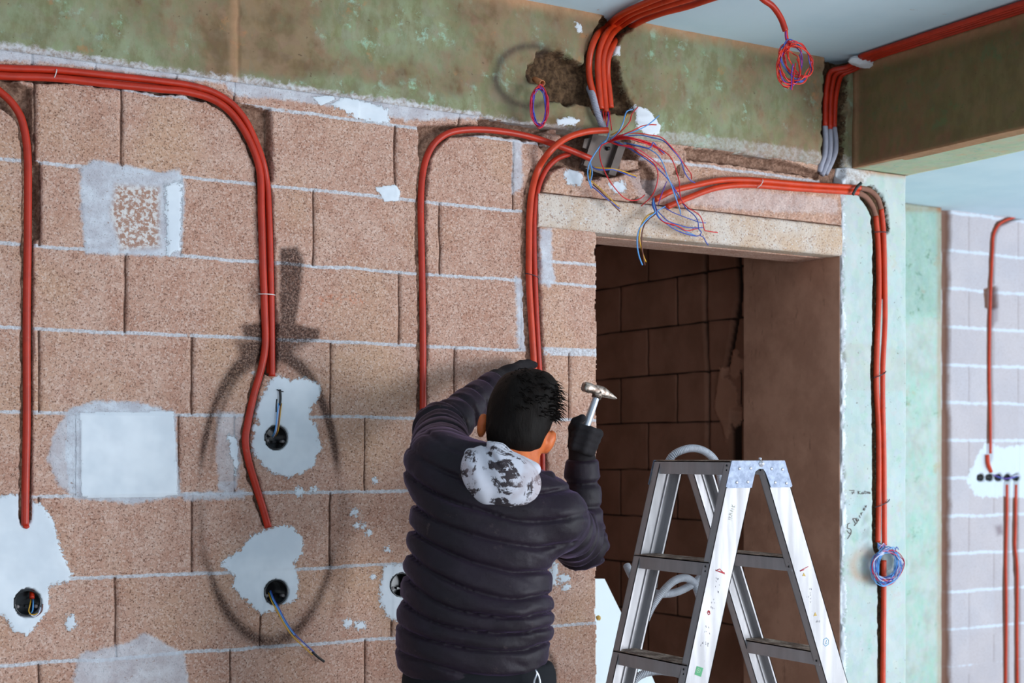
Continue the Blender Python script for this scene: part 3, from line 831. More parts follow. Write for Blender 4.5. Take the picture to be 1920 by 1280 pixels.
conduit('conduit', wallpts(RUN_B3, .012), R * .9, M_RED, 'rearmost orange conduit of the three in the tall chase above the upper round box', 'conduits in the block wall chases')
conduit('conduit', wallpts(RUN_C, lambda x, y: -.02 if x > 1000 else -.004), R, M_RED, 'single orange conduit arching from the steel junction box down behind the left elbow', 'conduits in the block wall chases')
conduit('conduit', wallpts(RUN_D1, lambda x, y: -.045 if x > 1020 and y < 300 else -.012), R * 1.02, M_ORANGE, 'orange conduit curving from the open wire bunch down behind the head, left of its pair', 'conduits in the block wall chases')
conduit('conduit', wallpts(RUN_D2, lambda x, y: .006), R * .88, M_RED, 'orange conduit starting in the broken hole, right of the pair behind the head', 'conduits in the block wall chases')

# the pair over the lintel: clean part, dusty bend on the column, clean drop
def pair(pts, cut, label, Yf):
    root = empty('conduit', P(*pts[len(pts)//2], -.02), label, 'conduit', 'conduits over the doorway lintel')
    w_ = wallpts(pts, Yf)
    a, b = cut
    for nm, seg_, mt, rr in (('straight_run', w_[:a+1], M_ORANGE, 1), ('dusty_bend', w_[a:b+1], M_DUSTY, .97), ('drop', w_[b:], M_ORANGE, 1)):
        m = MB(); m.tube(seg_, R * rr, 14, .006); o = m.build(nm, mt, root)
        if nm == 'dusty_bend': o['label'] = 'bend grey with mortar dust'
yh = lambda x, y: -.022 if x < 1560 else (-.014 if y < 380 else -.008)
pair(RUN_H1, (7, 10), 'outer orange conduit over the lintel, bending down the green column to the wire coil', yh)
pair(RUN_H2, (5, 8), 'inner orange conduit over the lintel, bending down the green column beside the dark slot', lambda x, y: yh(x, y) + .004)
conduit('conduit', wallpts([(1657,1050),(1657,1100),(1656,1200),(1655,1300),(1655,1420),(1655,1700)], -.006), R, M_ORANGE, 'orange conduit running down the green column below the wire coil', 'conduits over the doorway lintel')
m = MB(); m.tube([P(1615,343,-.034), P(1606,352,-.036), P(1599,365,-.034)], .006, 8, .004, flat=.5)
tag(m.build('tape_wrap', M_BLACKT), 'black tape wrap where the lintel conduits reach the green column', 'tape')

# four conduits coming off the ceiling into the broken pocket of the beam
def PC(px, py, z):
    d = ray(px, py); t = (z - EYE) / d.z
    return Vector((0, -DIST, EYE)) + d * t
ZC = CEIL - .014
def ceil_run(wall, ceil, Y, label, mat=M_ORANGE):
    pts = [P(x, y, Y if i < len(wall) - 2 else -.016) for i, (x, y) in enumerate(wall)] + [PC(x, y, ZC) for x, y in ceil]
    d = (pts[-1] - pts[-2]).normalized(); d = (d + Vector((0.25, -.8, 0))).normalized(); d.z = 0
    pts.append(pts[-1] + d * .8); pts.append(pts[-1] + d * 3.6)
    conduit('conduit', pts, R * 1.02, mat, label, 'conduits dropping from the ceiling to the wire bunch')
ceil_run([(1120,210),(1113,178),(1106,150),(1104,125),(1107,98),(1117,70)], [(1136,51),(1165,27),(1205,8),(1262,-14)], -.004, 'leftmost orange conduit dropping from the ceiling into the broken pocket')
ceil_run([(1127,204),(1123,160),(1121,120),(1124,93),(1135,66)], [(1154,47),(1185,25),(1230,8),(1285,-10)], -.012, 'second orange conduit from the left dropping from the ceiling into the pocket')
ceil_run([(1136,210),(1132,160),(1130,120),(1134,95),(1145,69)], [(1163,50),(1195,30),(1240,14),(1300,-4),(1330,-14)], -.012, 'third orange conduit from the left dropping from the ceiling into the pocket')
ceil_run([(1145,202),(1142,170),(1139,140),(1140,112),(1148,88)], [(1166,64),(1198,42),(1240,25),(1290,12),(1345,-6)], -.006, 'rightmost orange conduit dropping from the ceiling into the broken pocket')

# three dark conduits along the crossbeam, down the corner, grey below
for i, (top, low) in enumerate([([(1570,113),(1558,134),(1551,158),(1548,188),(1547,236)], [(1547,236),(1548,265),(1546,290),(1540,308),(1536,322)]),
                                ([(1581,114),(1568,138),(1560,162),(1557,190),(1556,242)], [(1556,242),(1557,270),(1554,295),(1547,314),(1541,328)]),
                                ([(1592,116),(1579,140),(1570,165),(1566,190),(1564,238)], [(1564,238),(1567,266),(1566,285),(1558,306),(1548,326)])]):
    lab = ['leftmost', 'middle', 'rightmost'][i] + ' brick red conduit of three turning off the crossbeam, with a grey lower end'
    xg = X_COR - .016 - .019 * (2 - i)
    w1 = [P(x, y, .002) for x, y in top]
    cz = CEIL - .012
    crv = [Vector((xg, -5.0, cz)), Vector((xg, -2.5, cz + .001)), Vector((xg, -1.0, cz)), Vector((xg, -.3, cz)), Vector((xg + .004, -.1, cz - .002)), Vector((xg + .004, -.03, cz - .016))]
    root = empty('conduit', w1[2], lab, 'conduit', 'conduits at the crossbeam corner')
    m = MB(); m.tube(crv + w1[1:], .0088, 12, .012); m.build('red_run', M_RED, root)
    m = MB(); m.tube([P(x, y, .004) for x, y in low], .0092, 12, .005); o = m.build('grey_end', M_GREYC, root); o['label'] = 'grey lower end'
m = MB(); xg = X_COR - .075
m.tube([Vector((xg, -5.0, CEIL-.012)), Vector((xg, -2, CEIL-.012)), Vector((xg+.003, -.6, CEIL-.012)), Vector((X_COR-.06, -.1, CEIL-.011))], .0088, 12, .02)
tag(m.build('conduit', M_RED), 'brick red conduit on the ceiling furthest from the crossbeam face', 'conduit', 'conduits at the crossbeam corner')
def blob(name, c, rad, mat, label, cat, seed=1, group=None):
    bm = bmesh.new(); bmesh.ops.create_icosphere(bm, subdivisions=4, radius=1)
    co = np.array([v.co[:] for v in bm.verts])
    k = 1 + .35 * (vnoise(co[:,0]*1+5, co[:,1]+co[:,2]*2+7, 2.2, seed, 4) - .5) * 2
    co = co * k[:, None] * np.array(rad) + np.array(c)
    f = [[v.index for v in q.verts] for q in bm.faces]; bm.free()
    return tag(link_mesh(name, co, f, mat), label, cat, group)
M_GYP = plain('white_gypsum', srgb(226,228,232), .9, 0, .2, .06, 40)
blob('gypsum_clamp', Vector((X_COR - .035, -.085, CEIL - .022)), (.055, .02, .016), M_GYP, 'white gypsum lump holding the red conduits at the crossbeam corner', 'plaster lump', 3)
blob('gypsum_clamp', Vector((X_COR - .02, -1.35, CEIL - .016)), (.03, .05, .015), M_GYP, 'white gypsum dab on the red conduits at the top right', 'plaster lump', 4)

# stub with coil, hanging conduit with coil, grey flexible piece
def coil(name, loops, label, group=None, parent=None, r=.0011):
    """loops: (wire name, list of points, closed)"""
    root = empty(name, loops[0][1][0], label, 'wire coil', group); r *= 1.25
    for k, (wn, pts, cl) in enumerate(loops):
        m = MB(); m.tube(pts, r, 6, .004, closed=cl)
        o = m.build('strand', WIRE[wn], root); o['label'] = wn + ' strand'
    return root
def ellloop(cx, cy, rx, ry, Y, dy=.012, rot=0, seed=0, turns=2.6, n=12, start=90):
    rnd = random.Random(seed); out = []
    N = int(n * turns)
    for i in range(N + 1):
        a = math.radians(start) + 2 * math.pi * i / n
        k = 1 + rnd.uniform(-.10, .10)
        x = rx * k * math.cos(a); y = -ry * k * math.sin(a)
        out.append(P(cx + x*math.cos(rot) - y*math.sin(rot), cy + x*math.sin(rot) + y*math.cos(rot), Y - rnd.uniform(0, dy)))
    return out
# small tan stub
m = MB(); p0, p1 = P(1003,149,.02), P(1017,156,-.055)
ax = (p1 - p0); L = ax.length
m.lathe([(.0085,0),(.0085,L),(.0065,L),(.0065,L-.03),(0,L-.03)], p0, ax, 20)
tag(m.build('conduit_stub', M_TAN), 'short tan conduit stub poking out of the dark broken patch', 'conduit')
lp = []
for i, (wn, rx) in enumerate((('crimson', 15), ('violet', 12.5), ('red', 14.5), ('blue', 11), ('crimson', 16.5))):
    pts = [P(1017,158,-.056), P(1014,165,-.058)] + ellloop(1011.5, 200, rx, 35 + (i % 3) * 1.5, -.05, .02, .0 + .03 * (i % 3 - 1), 11 + i, 2.0)
    lp.append((wn, pts, False))
coil('wire_coil', lp, 'narrow red and blue wire coil hanging from the tan stub')
# conduit hanging free from the ceiling
YH = -.5
m = MB(); m.tube([Vector((P(1395,-60,YH).x - .03, YH - .02, CEIL + .0)), P(1412,-22,YH), P(1430,-2,YH), P(1449,12,YH), P(1464,34,YH), P(1473,58,YH)], .0085, 14, .005)
tag(m.build('conduit', M_RED), 'loose red conduit curving down from the ceiling near the crossbeam', 'conduit')
lp = []
e0 = P(1473,58,YH)
for i, (wn, cx, cy, rx, ry, rot) in enumerate((('orange red',1481,122,21,40,.15),('orange red',1490,118,30,38,-.35),('violet',1483,122,20,37,.1),('red',1496,112,24,36,-.5),('blue',1492,114,26,38,-.45),('orange red',1478,128,22,32,.05),('orange red',1488,117,32,30,.8),('orange red',1500,112,19,34,-.4))):
    pts = [e0 + Vector((0.001*(i-3), 0, .012)), P(1474 + i*.7, 76, YH)] + ellloop(cx, cy, rx, ry, YH + .01, .04, rot, 40 + i, 1.5 + .2 * (i % 3), 12, 100)
    lp.append((wn, pts, False))
lp.append(('violet', [P(1487,120,YH-.02), P(1484,140,YH-.02), P(1484,158,YH-.02), P(1483,168,YH-.02)], False))
lp.append(('red', [P(1492,118,YH-.02), P(1489,138,YH-.02), P(1486,158,YH-.02), P(1485,169,YH-.02)], False))
coil('wire_coil', lp, 'round tangled red wire coil hanging from the loose ceiling conduit', r=.0014)
# big coil on the column
lp = []
cols = ['light blue','white','light blue','crimson','light blue','white','blue','light blue','red','light blue','white','crimson','blue','light blue']
for i, wn in enumerate(cols):
    rx = 17 + (i * 7 % 13); ry = 25 + (i * 5 % 12)
    pts = [P(1646 + (i % 2) * 11, 1018, -.014), P(1648 + (i % 5) * 4, 1030, -.024)] + ellloop(1662 + (i % 3) * 2 - 1, 1061 + (i % 4) - 2, rx, ry, -.02, .035, .25 - .05 * (i % 4), 70 + i, 1.6 + .25 * (i % 3), 12, 110)
    lp.append((wn, pts, False))
for q, wn in (([(1678,1040),(1681,1025),(1685,1030)], 'blue'), ([(1682,1085),(1690,1068),(1694,1056)], 'violet'), ([(1688,1075),(1687,1050),(1682,1034)], 'light blue')):
    lp.append((wn, [P(x, y, -.04) for x, y in q], False))
coil('wire_coil', lp, 'blue and white wire coil hung on the green column conduits', r=.0012)

def corrugated(name, pts, r, mat, label, cat='flexible conduit', pitch=.0042, parent=None, group=None):
    m = MB()
    m.tube(pts, r, 14, pitch / 5, rfun=lambda L, t: 1 + .13 * math.sin(L / pitch * 2 * math.pi))
    o = m.build(name, mat, parent)
    return tag(o, label, cat, group) if parent is None else o
corrugated('flexible_conduit', [P(1105,165,.03), P(1111,180,-.015), P(1118,205,-.03), P(1126,228,-.03), P(1134,246,-.02)], .0095, M_GREYC, 'short grey ribbed conduit between the beam pocket and the steel box')

# ------------------------------------------------------------------ steel junction box in the broken hole
jb = empty('junction_box', P(1128, 290, .0), 'galvanised steel junction box tilted in the broken hole above the doorway', 'junction box')
JY = .012
def quadbox(poly, y0, y1, mb):
    pts = [P(x, y, 0) for x, y in poly]
    mb.prism([Vector((p.x, y0, p.z)) for p in pts], (0, y1 - y0, 0))
m = MB(); quadbox([(1118,248),(1168,258),(1147,330),(1096,312)], JY, JY + .02, m); m.build('back_plate', M_STEEL, jb, False)
m = MB(); quadbox([(1112,246),(1121,248),(1101,314),(1092,310)], JY - .018, JY + .002, m); m.build('side_rail', M_STEEL, jb, False)
m = MB(); quadbox([(1160,266),(1173,270),(1152,330),(1139,327)], JY - .018, JY + .002, m); m.build('side_rail', M_STEEL, jb, False)
m = MB(); quadbox([(1097,260),(1108,258),(1104,280),(1093,276)], JY - .01, JY - .006, m); m.build('fixing_lug', M_STEEL, jb, False)
m = MB(); quadbox([(1094,300),(1102,304),(1100,312),(1090,308)], JY - .012, JY - .004, m); m.build('fixing_lug', M_STEEL, jb, False)
m = MB(); m.lathe([(0,0),(.006,0),(.006,.01),(.0045,.012),(0,.012)], P(1138,279,JY), (0,-1,0), 14); m.build('knockout', M_BLACKT, jb)

# ------------------------------------------------------------------ loose wires
def wire(col, pts, label, group, r=.00135, Y=-.03, depth=.0):
    pp = []
    for i, q in enumerate(pts):
        yy = q[2] if len(q) > 2 else Y - depth * math.sin(math.pi * min(1, i / max(1, len(pts) - 1)))
        pp.append(P(q[0], q[1], yy))
    m = MB(); m.tube(pp, r * 1.3, 6, .006)
    return tag(m.build('wire', WIRE[col]), label, 'wire', group)
G1 = 'loose wires sprayed out above the doorway'
f = lambda x, y: (1060 + x / 6.4, 180 + y / 6.4)      # readings of an enlarged crop
def fw(col, pts, label, dep=.05, r=.00135, Y=-.045): return wire(col, [f(*q) for q in pts], label, G1, r, Y, dep)
fw('light blue', [(520,430),(515,480),(480,550),(420,600),(360,680),(310,760),(290,800),(270,870),(270,960),(295,1060),(315,1110)], 'light blue wire dropping in front of the steel box', .02)
fw('light blue', [(500,520),(430,580),(330,730),(300,800),(318,870),(320,950),(300,1030),(318,1085)], 'light blue wire beside the first, ending at the same low tip', .02)
fw('yellow', [(300,880),(300,1000),(360,1060),(440,1130),(520,1210),(590,1280),(640,1330)], 'yellow wire hanging below the steel box to the lower right', .01)
fw('blue', [(318,1085),(380,1130),(470,1210),(560,1280),(650,1350)], 'dark blue wire hanging below the steel box to the lower right', .01)
fw('brown', [(330,1060),(400,1120),(480,1200),(560,1290),(655,1385)], 'brown wire hanging below the steel box with a dark tip', .01)
fw('yellow', [(330,850),(450,865),(560,870),(680,900),(770,930),(855,965)], 'yellow wire sticking out right across the steel box', .03)
fw('blue', [(310,840),(380,880),(480,885),(560,880),(650,905),(760,950),(845,975)], 'blue wire sticking out right across the steel box under the yellow one', .03)
fw('red', [(560,540),(480,570),(430,600),(410,680),(430,800),(480,920),(520,1000),(600,1110),(680,1200),(760,1245),(850,1250),(920,1215),(950,1185)], 'long red wire looping down past the steel box and up again', .06)
fw('light blue', [(540,520),(600,470),(650,410),(690,330),(720,220),(745,180),(805,160)], 'light blue wire standing up to the right in front of the beam', .05, .0015)
fw('yellow', [(545,470),(620,430),(660,400),(720,270),(750,215)], 'yellow wire standing up behind the light blue one', .04)
fw('red', [(540,530),(650,440),(720,370),(770,310),(790,240),(810,200),(870,130)], 'red wire standing up to the right with a bent tip', .05)
fw('light blue', [(560,520),(700,470),(840,420),(960,365),(1050,300),(1100,255),(1125,235)], 'pale blue wire pointing up right over the white plaster', .06)
fw('red', [(560,520),(700,460),(820,410),(920,360),(1010,345),(1090,345)], 'red wire pointing right over the white plaster', .06)
fw('red', [(560,500),(700,460),(850,445),(1000,465),(1150,495),(1220,555),(1330,680),(1400,780),(1470,880),(1510,940),(1512,995)], 'red wire of the outermost arch on the right', .09)
fw('blue', [(560,510),(750,480),(900,470),(1050,500),(1180,540),(1290,650),(1380,760),(1410,850),(1440,930),(1500,1010),(1555,1040)], 'dark blue wire of the outermost arch on the right', .085)
fw('red', [(520,540),(700,500),(850,510),(1000,560),(1180,660),(1260,730),(1310,830),(1340,930),(1365,1020),(1370,1120),(1385,1220),(1420,1290)], 'red wire of the middle arch running down over the conduits', .08)
fw('red', [(510,540),(640,590),(780,600),(880,680),(990,750),(1070,820),(1110,920),(1100,1050),(1060,1160),(1010,1230),(960,1275),(910,1320)], 'red wire of the inner arch curling back left', .08)
fw('light blue', [(700,560),(900,600),(1010,640),(1110,710),(1180,830),(1220,950),(1260,1040),(1310,1180),(1345,1280),(1370,1350),(1385,1420)], 'light blue wire of the middle arch hanging lowest', .08)
fw('blue', [(560,530),(720,600),(850,680),(1000,780),(1110,870),(1200,960),(1270,1050),(1340,1160),(1400,1260)], 'dark blue wire of the inner arch', .07)
fw('crimson', [(560,560),(700,600),(870,640),(1020,740),(1130,830),(1210,920)], 'short crimson wire inside the arches', .07)
fw('blue', [(720,560),(860,600),(1020,620),(1050,560),(1100,610),(1190,690)], 'short dark blue wire crossing the red tips', .08)
for k, (a, b) in enumerate([((1180,690),0), ((1150,660),14), ((1195,672),-12), ((1120,640),22), ((1165,705),-20)]):
    fw('red', [(520,560),(640,500+b),(780,505+b*.5),(930,545+b*.6),(1060,600+b*.5),a], {-20: 'topmost', -12: 'second from the top', 0: 'middle', 14: 'second from the bottom', 22: 'lowest'}[b] + ' straight red wire of the dense bundle above the doorway', .08 + .004*k, .0014)
for k, q in enumerate([[(450,180),(462,260),(455,380),(480,430)], [(488,190),(485,260),(495,330),(500,400)], [(400,180),(420,260),(445,330),(452,380)], [(530,180),(535,260),(548,340),(555,410)]]):
    fw('red', q, ['second from the left', 'third from the left', 'leftmost', 'rightmost'][k] + ' short red wire coming out of a ceiling conduit above the bunch', .01, .0014, -.02)
for k, q in enumerate([[(425,180),(430,280),(440,360)], [(510,190),(520,260),(505,350),(500,420)]]):
    fw('violet', q, ['left', 'right'][k] + ' short violet wire coming out of a ceiling conduit above the bunch', .01, .0014, -.02)
G2 = 'wires hanging from the lintel conduits'
g = lambda x, y: (1140 + x / 7.53, 340 + y / 7.53)
def gw(col, pts, label, dep=.03, r=.00135, Y=-.03): return wire(col, [g(*q) for q in pts], label, G2, r, Y, dep)
gw('light blue', [(650,235),(640,290),(650,360),(670,430),(600,490),(500,590),(440,680),(412,800),(415,930),(440,1060),(485,1180)], 'light blue wire hanging down in front of the dark doorway', .03, .0017)
gw('yellow', [(640,300),(665,420),(560,480),(480,590),(450,700),(445,830),(470,940),(500,1050),(535,1135)], 'yellow wire hanging down in front of the dark doorway', .03, .0016)
gw('brown', [(650,300),(670,450),(580,530),(510,620),(480,730),(475,850),(485,980),(500,1080),(520,1180)], 'brown wire hanging down in front of the dark doorway', .03, .0016)
gw('blue', [(640,240),(625,330),(660,420),(720,520),(830,600),(950,680),(1100,740),(1240,770),(1290,765)], 'lowest dark blue wire lying across the lintel', .03)
gw('blue', [(650,280),(690,400),(760,480),(850,560),(990,610),(1130,650),(1270,655),(1340,650)], 'second dark blue wire across the lintel', .03)
gw('blue', [(790,360),(900,430),(1050,490),(1200,545),(1310,580),(1380,585)], 'topmost thin blue wire across the lintel', .02, .0011)
gw('red', [(645,320),(680,420),(740,530),(820,590),(900,600),(1000,640),(1100,695),(1200,680),(1280,660)], 'red wire lying across the lintel with an upturned tip', .035)
gw('red', [(640,340),(690,450),(770,560),(880,600),(960,640),(1070,680)], 'short red wire lying across the lintel', .035)
gw('light blue', [(810,350),(740,390),(690,430),(720,500),(830,580),(980,650),(1130,720),(1250,770)], 'light blue wire from the lower conduit end across the lintel', .03)
gw('blue', [(1055,310),(1110,390),(1200,460),(1250,520),(1275,600),(1280,670),(1320,720),(1300,755),(1350,790),(1380,850),(1415,900)], 'dark blue wire with a kinked tip at the right of the lintel', .03)
gw('red', [(1020,220),(1060,300),(1130,370),(1230,430),(1300,490),(1340,580),(1360,680),(1400,700),(1550,722)], 'red wire reaching furthest right across the lintel', .03)
gw('blue', [(870,0),(920,80),(960,220),(990,330),(1025,420)], 'thin blue wire hanging over the lintel conduits', .03, .0011)
gw('violet', [(830,0),(780,120),(740,230),(710,330)], 'thin violet wire crossing the lintel conduits', .03, .0011)

# ------------------------------------------------------------------ ties
def tie(a, b, Y, mat, label, r=.0012, bulge=.012):
    p, q = P(a[0], a[1], Y + .004), P(b[0], b[1], Y + .004)
    mid = (p + q) / 2 + Vector((0, -bulge, 0))
    m = MB(); m.tube([p, p.lerp(mid, .6) + Vector((0,-.004,0)), mid, q.lerp(mid, .6) + Vector((0,-.004,0)), q], r, 6, .003)
    tag(m.build('cable_tie', mat), label, 'cable tie', 'ties around the conduits')
tie((106,128),(99,151), -.012, M_TIEW, 'white tie around the conduits at the top left')
tie((484,551),(516,553), -.010, M_TIEW, 'thin pale wire tie around the tall conduit run at left')
tie((1429,335),(1420,352), -.030, M_TIEW, 'white tie around the pair of conduits over the lintel')
tie((984,512),(1010,522), -.016, M_TIED, 'thin dark tie around the pair of conduits above the head')
tie((1638,435),(1664,436), -.016, M_TIED, 'dark binding wire high on the green column', .0016)
tie((1638,708),(1661,696), -.016, M_TIED, 'dark binding wire halfway down the green column', .0018)
tie((1640,951),(1668,936), -.016, M_TIED, 'dark binding wire just above the coil on the green column', .0018)
m = MB(); m.tube([P(1657,938,-.03), P(1663,930,-.036)], .0012, 6); 

# ------------------------------------------------------------------ round flush boxes
def flush_box(x, y, rpx, label, wires_, Y=-.003, tilt=0):
    c = P(x, y, Y); r = (P(x + rpx, y, Y) - c).length / .98
    root = empty('flush_box', c, label, 'wall box', 'round flush boxes in the white plaster')
    m = MB(); m.lathe([(r*.86, .040), (0, .040)], c, (0,1,0), 28)
    m.lathe([(r, .001),(r*.98,-.0015),(r*.90,-.0015),(r*.87,.004),(r*.86,.040)], c, (0,1,0), 28); m.build('shell', M_BOX, root)
    for a in (200, 335):
        m = MB(); p = c + Vector((math.cos(math.radians(a))*r*.74, .006, math.sin(math.radians(a))*r*.74))
        m.lathe([(0,-.002),(.0042,-.002),(.0042,.02),(0,.02)], p, (0,1,0), 10); m.build('screw_post', plain('box_screw_post', srgb(120,112,112), .35), root)
    for k in range(2):
        m = MB(); p = c + Vector((r*.2 - k*r*.55, .03, -r*.35)); m.box(p - Vector((.005,.002,.003)), p + Vector((.005,.006,.003))); m.build('knockout_tab', M_BOX, root, False)
    return root
flush_box(*BOXES[0], 'black round box in the upper white plaster patch', None)
flush_box(*BOXES[1], 'black round box in the lower white plaster patch with a wire drooping right', None)
flush_box(*BOXES[2], 'black round box at the far left edge with looped wires inside', None)
flush_box(*BOXES[3], 'black round box half hidden by the jacket', None)
def bundle(name, label, strands, parent_label=None):
    root = empty(name, strands[0][1][0], label, 'wire', 'cable ends in the flush boxes')
    for wn, pts, r in strands:
        m = MB(); m.tube(pts, r, 7, .003); o = m.build('strand', WIRE[wn], root); o['label'] = wn + ' strand'
wp_ = lambda l, dx=0, dy=0: [P(x + dx, y + dy, Y) for x, y, Y in l]
l = [(512,818,.02),(517,808,-.004),(520,790,-.010),(522,770,-.010),(524,756,-.008)]
bundle('cable_end', 'blue and brown cable standing up out of the upper round box, taped black', [
    ('light blue', wp_(l, -1.5), .0017), ('brown', wp_(l, 2, 1), .0016), ('yellow', wp_(l, 4.2), .0012), ('white', wp_(l, .2, 2), .0012),
    ('black', [P(525,760,-.010), P(526,745,-.009), P(525,730,-.008)], .0032), ('black', [P(519,730,-.006), P(526,733,-.009), P(531,734,-.006)], .0016), ('black', [P(518,772,-.004), P(518,758,-.003), P(519,748,-.003)], .0018)])
l = [(506,1108,.02),(512,1124,-.012),(522,1142,-.03),(536,1168,-.03),(552,1190,-.025),(575,1212,-.02),(588,1224,-.018)]
bundle('cable_end', 'blue and yellow cable drooping right from the lower round box', [
    ('light blue', wp_(l[:5], 0), .0018), ('yellow', wp_(l, -2.5, 3), .0017), ('blue', wp_(l, 1.5, -1), .0017), ('black', [P(586,1222,-.018), P(597,1232,-.016), P(608,1240,-.015)], .0034)])
bundle('cable_end', 'yellow and blue strands looped inside the far left round box', [
    ('yellow', [P(58,1122,.02), P(56,1134,-.002), P(54,1146,-.004), P(59,1152,-.004), P(70,1150,-.004), P(77,1142,.002)], .0013),
    ('light blue', [P(62,1120,.02), P(62,1134,-.002), P(61,1144,0), P(58,1150,.004)], .0016),
    ('white', [P(55,1150,-.002), P(63,1155,-.005), P(72,1150,-.005), P(76,1138,-.002)], .0016),
    ('brown', [P(68,1155,-.004), P(78,1146,-.005), P(80,1132,-.003)], .0015)])
m = MB(); m.tube([P(60,1108,.015), P(60,1116,.006), P(60,1121,.002)], .0058, 12); tag(m.build('conduit', M_RED), 'orange conduit tip inside the far left round box', 'conduit')
m = MB(); m.tube([P(44,986,-.004), P(50,988,-.006), P(53,986,-.004)], .004, 8, .002); tag(m.build('conduit_offcut', M_RED), 'red conduit crumb at the lower end of the far left run', 'conduit')

# ------------------------------------------------------------------ far room services
def farrun(pts, label, r=.0075):
    m = MB(); m.tube([P(x, y, YF - .002) for x, y in pts], r, 10, .02); tag(m.build('conduit', M_ORANGE), label, 'conduit', 'conduits on the far wall')
farrun([(2000,396),(1925,403),(1895,409),(1872,422),(1863,440),(1861,470),(1857,560),(1855,700),(1857,800),(1857,850)], 'orange conduit curving down the far pale wall to the row of boxes')
farrun([(1888,908),(1888,960),(1886,1050),(1887,1150),(1885,1320)], 'left orange conduit dropping below the row of boxes')
farrun([(1905,908),(1904,1000),(1903,1020),(1907,1060),(1907,1180),(1908,1320)], 'right orange conduit dropping below the row of boxes')
m = MB(); m.tube([P(1851,852,YF-.008), P(1853,870,YF-.012), P(1858,884,YF-.004)], .011, 10, .01); tag(m.build('conduit_offcut', M_ORANGE), 'thick orange conduit end just above the row of boxes', 'conduit', 'conduits on the far wall')
places = ['leftmost', 'second from the left', 'middle one', 'second from the right', 'rightmost']
for i in range(5):
    c = P(1839.5 + 16.6 * i, 895, YF - .002)
    m = MB(); m.lathe([(.0205,.001),(.0195,-.002),(.0175,-.002),(.017,.042),(0,.042)], c, (0,1,0), 20)
    tag(m.build('socket_box', M_BOX), 'small black round box in the far wall row, ' + places[i], 'wall box', 'row of boxes on the far wall')
bundle('cable_end', 'blue and violet wires strung across the far row of boxes', [
    ('blue', [P(1866,892,YF), P(1874,895,YF-.015), P(1890,897,YF-.015), P(1910,892,YF-.006)], .003),
    ('violet', [P(1862,890,YF), P(1884,897,YF-.02), P(1900,894,YF-.015)], .003), ('white', [P(1897,895,YF-.01), P(1904,891,YF-.016), P(1913,892,YF-.01)], .0035)])

# ------------------------------------------------------------------ pencil writing on the column
M_INK = plain('brown_marker_ink', srgb(96,76,70), .8)
def strokes(name, lines, label, r=.0011):
    m = MB()
    for q in lines: m.tube([P(x, y, -.0085) for x, y in q], r, 5, .004)
    return tag(m.build(name, M_INK), label, 'writing')
k = lambda x, y: (1570 + x / 6.093, 900 + y / 6.093)
K = lambda *q: [k(*p) for p in q]
strokes('handwriting', [K((140,115),(170,118),(195,115),(185,140),(170,160)), K((165,140),(200,145)), K((238,120),(240,160)), K((262,125),(242,142),(268,160)),
    K((285,135),(278,155),(292,158),(300,140),(305,158)), K((318,118),(318,152),(325,156)), K((308,132),(330,130)), K((338,155),(340,130),(356,152),(358,128)), K((372,135),(364,148),(372,156),(380,146),(372,135))], 'small brown handwriting 7 Kat No on the green column', .0009)
strokes('handwriting', [K((145,490),(122,500),(118,550),(150,555),(162,590),(140,608),(112,575)), K((160,605),(118,670)), K((178,440),(208,500),(195,520)), K((178,440),(212,440),(228,480),(195,515)),
    K((228,430),(215,455),(235,470),(240,440),(245,465)), K((252,400),(262,430)), K((268,375),(278,400),(275,380),(290,368)), K((295,330),(310,345),(318,320),(304,318),(306,345)), K((318,290),(328,312),(333,285))], 'slanted brown handwriting 5 Daire on the green column', .0011)
# ------------------------------------------------------------------ aluminium step ladder
n = NT('brushed_aluminium', .5, .38, .4)
c_ = n.mix(n.map(n.noise(25, 5, .6, vec=n.scaled(1, 1, .15)), .3, .7), srgb(184,180,182), srgb(168,164,166))
c_ = n.mix(n.map(n.noise(50, 5, .7), .62, .72, 0, .35), c_, srgb(150,140,136))
M_ALU = n.done(c_, n.map(n.noise(30, 4, vec=n.scaled(1,1,.1)), .3, .7, .46, .62))
n = NT('galvanised_plate', .5, .6, .4)
c_ = n.mix(n.map(n.noise(60, 5, .7), .35, .65), srgb(104,112,130), srgb(132,140,156))
M_PLATE = n.done(c_)
n = NT('worn_tread', .6, .5, .4)
c_ = n.mix(n.map(n.noise(50, 6, .7, vec=n.scaled(.6,.3,1)), .42, .62), srgb(132,112,100), srgb(206,188,172))
M_TREAD = n.done(c_)
M_RIVET = plain('rivet_metal', srgb(226,222,230), .3, .7)
M_LRED = plain('red_print', srgb(196,60,66), .6); M_LYEL = plain('ochre_print', srgb(196,160,80), .6)
M_LGRN = plain('green_sticker', srgb(60,150,96), .5); M_LINKC = plain('faint_grey_print', srgb(120,118,124), .6); M_LBLUE = plain('pale_blue_print', srgb(150,196,226), .6)

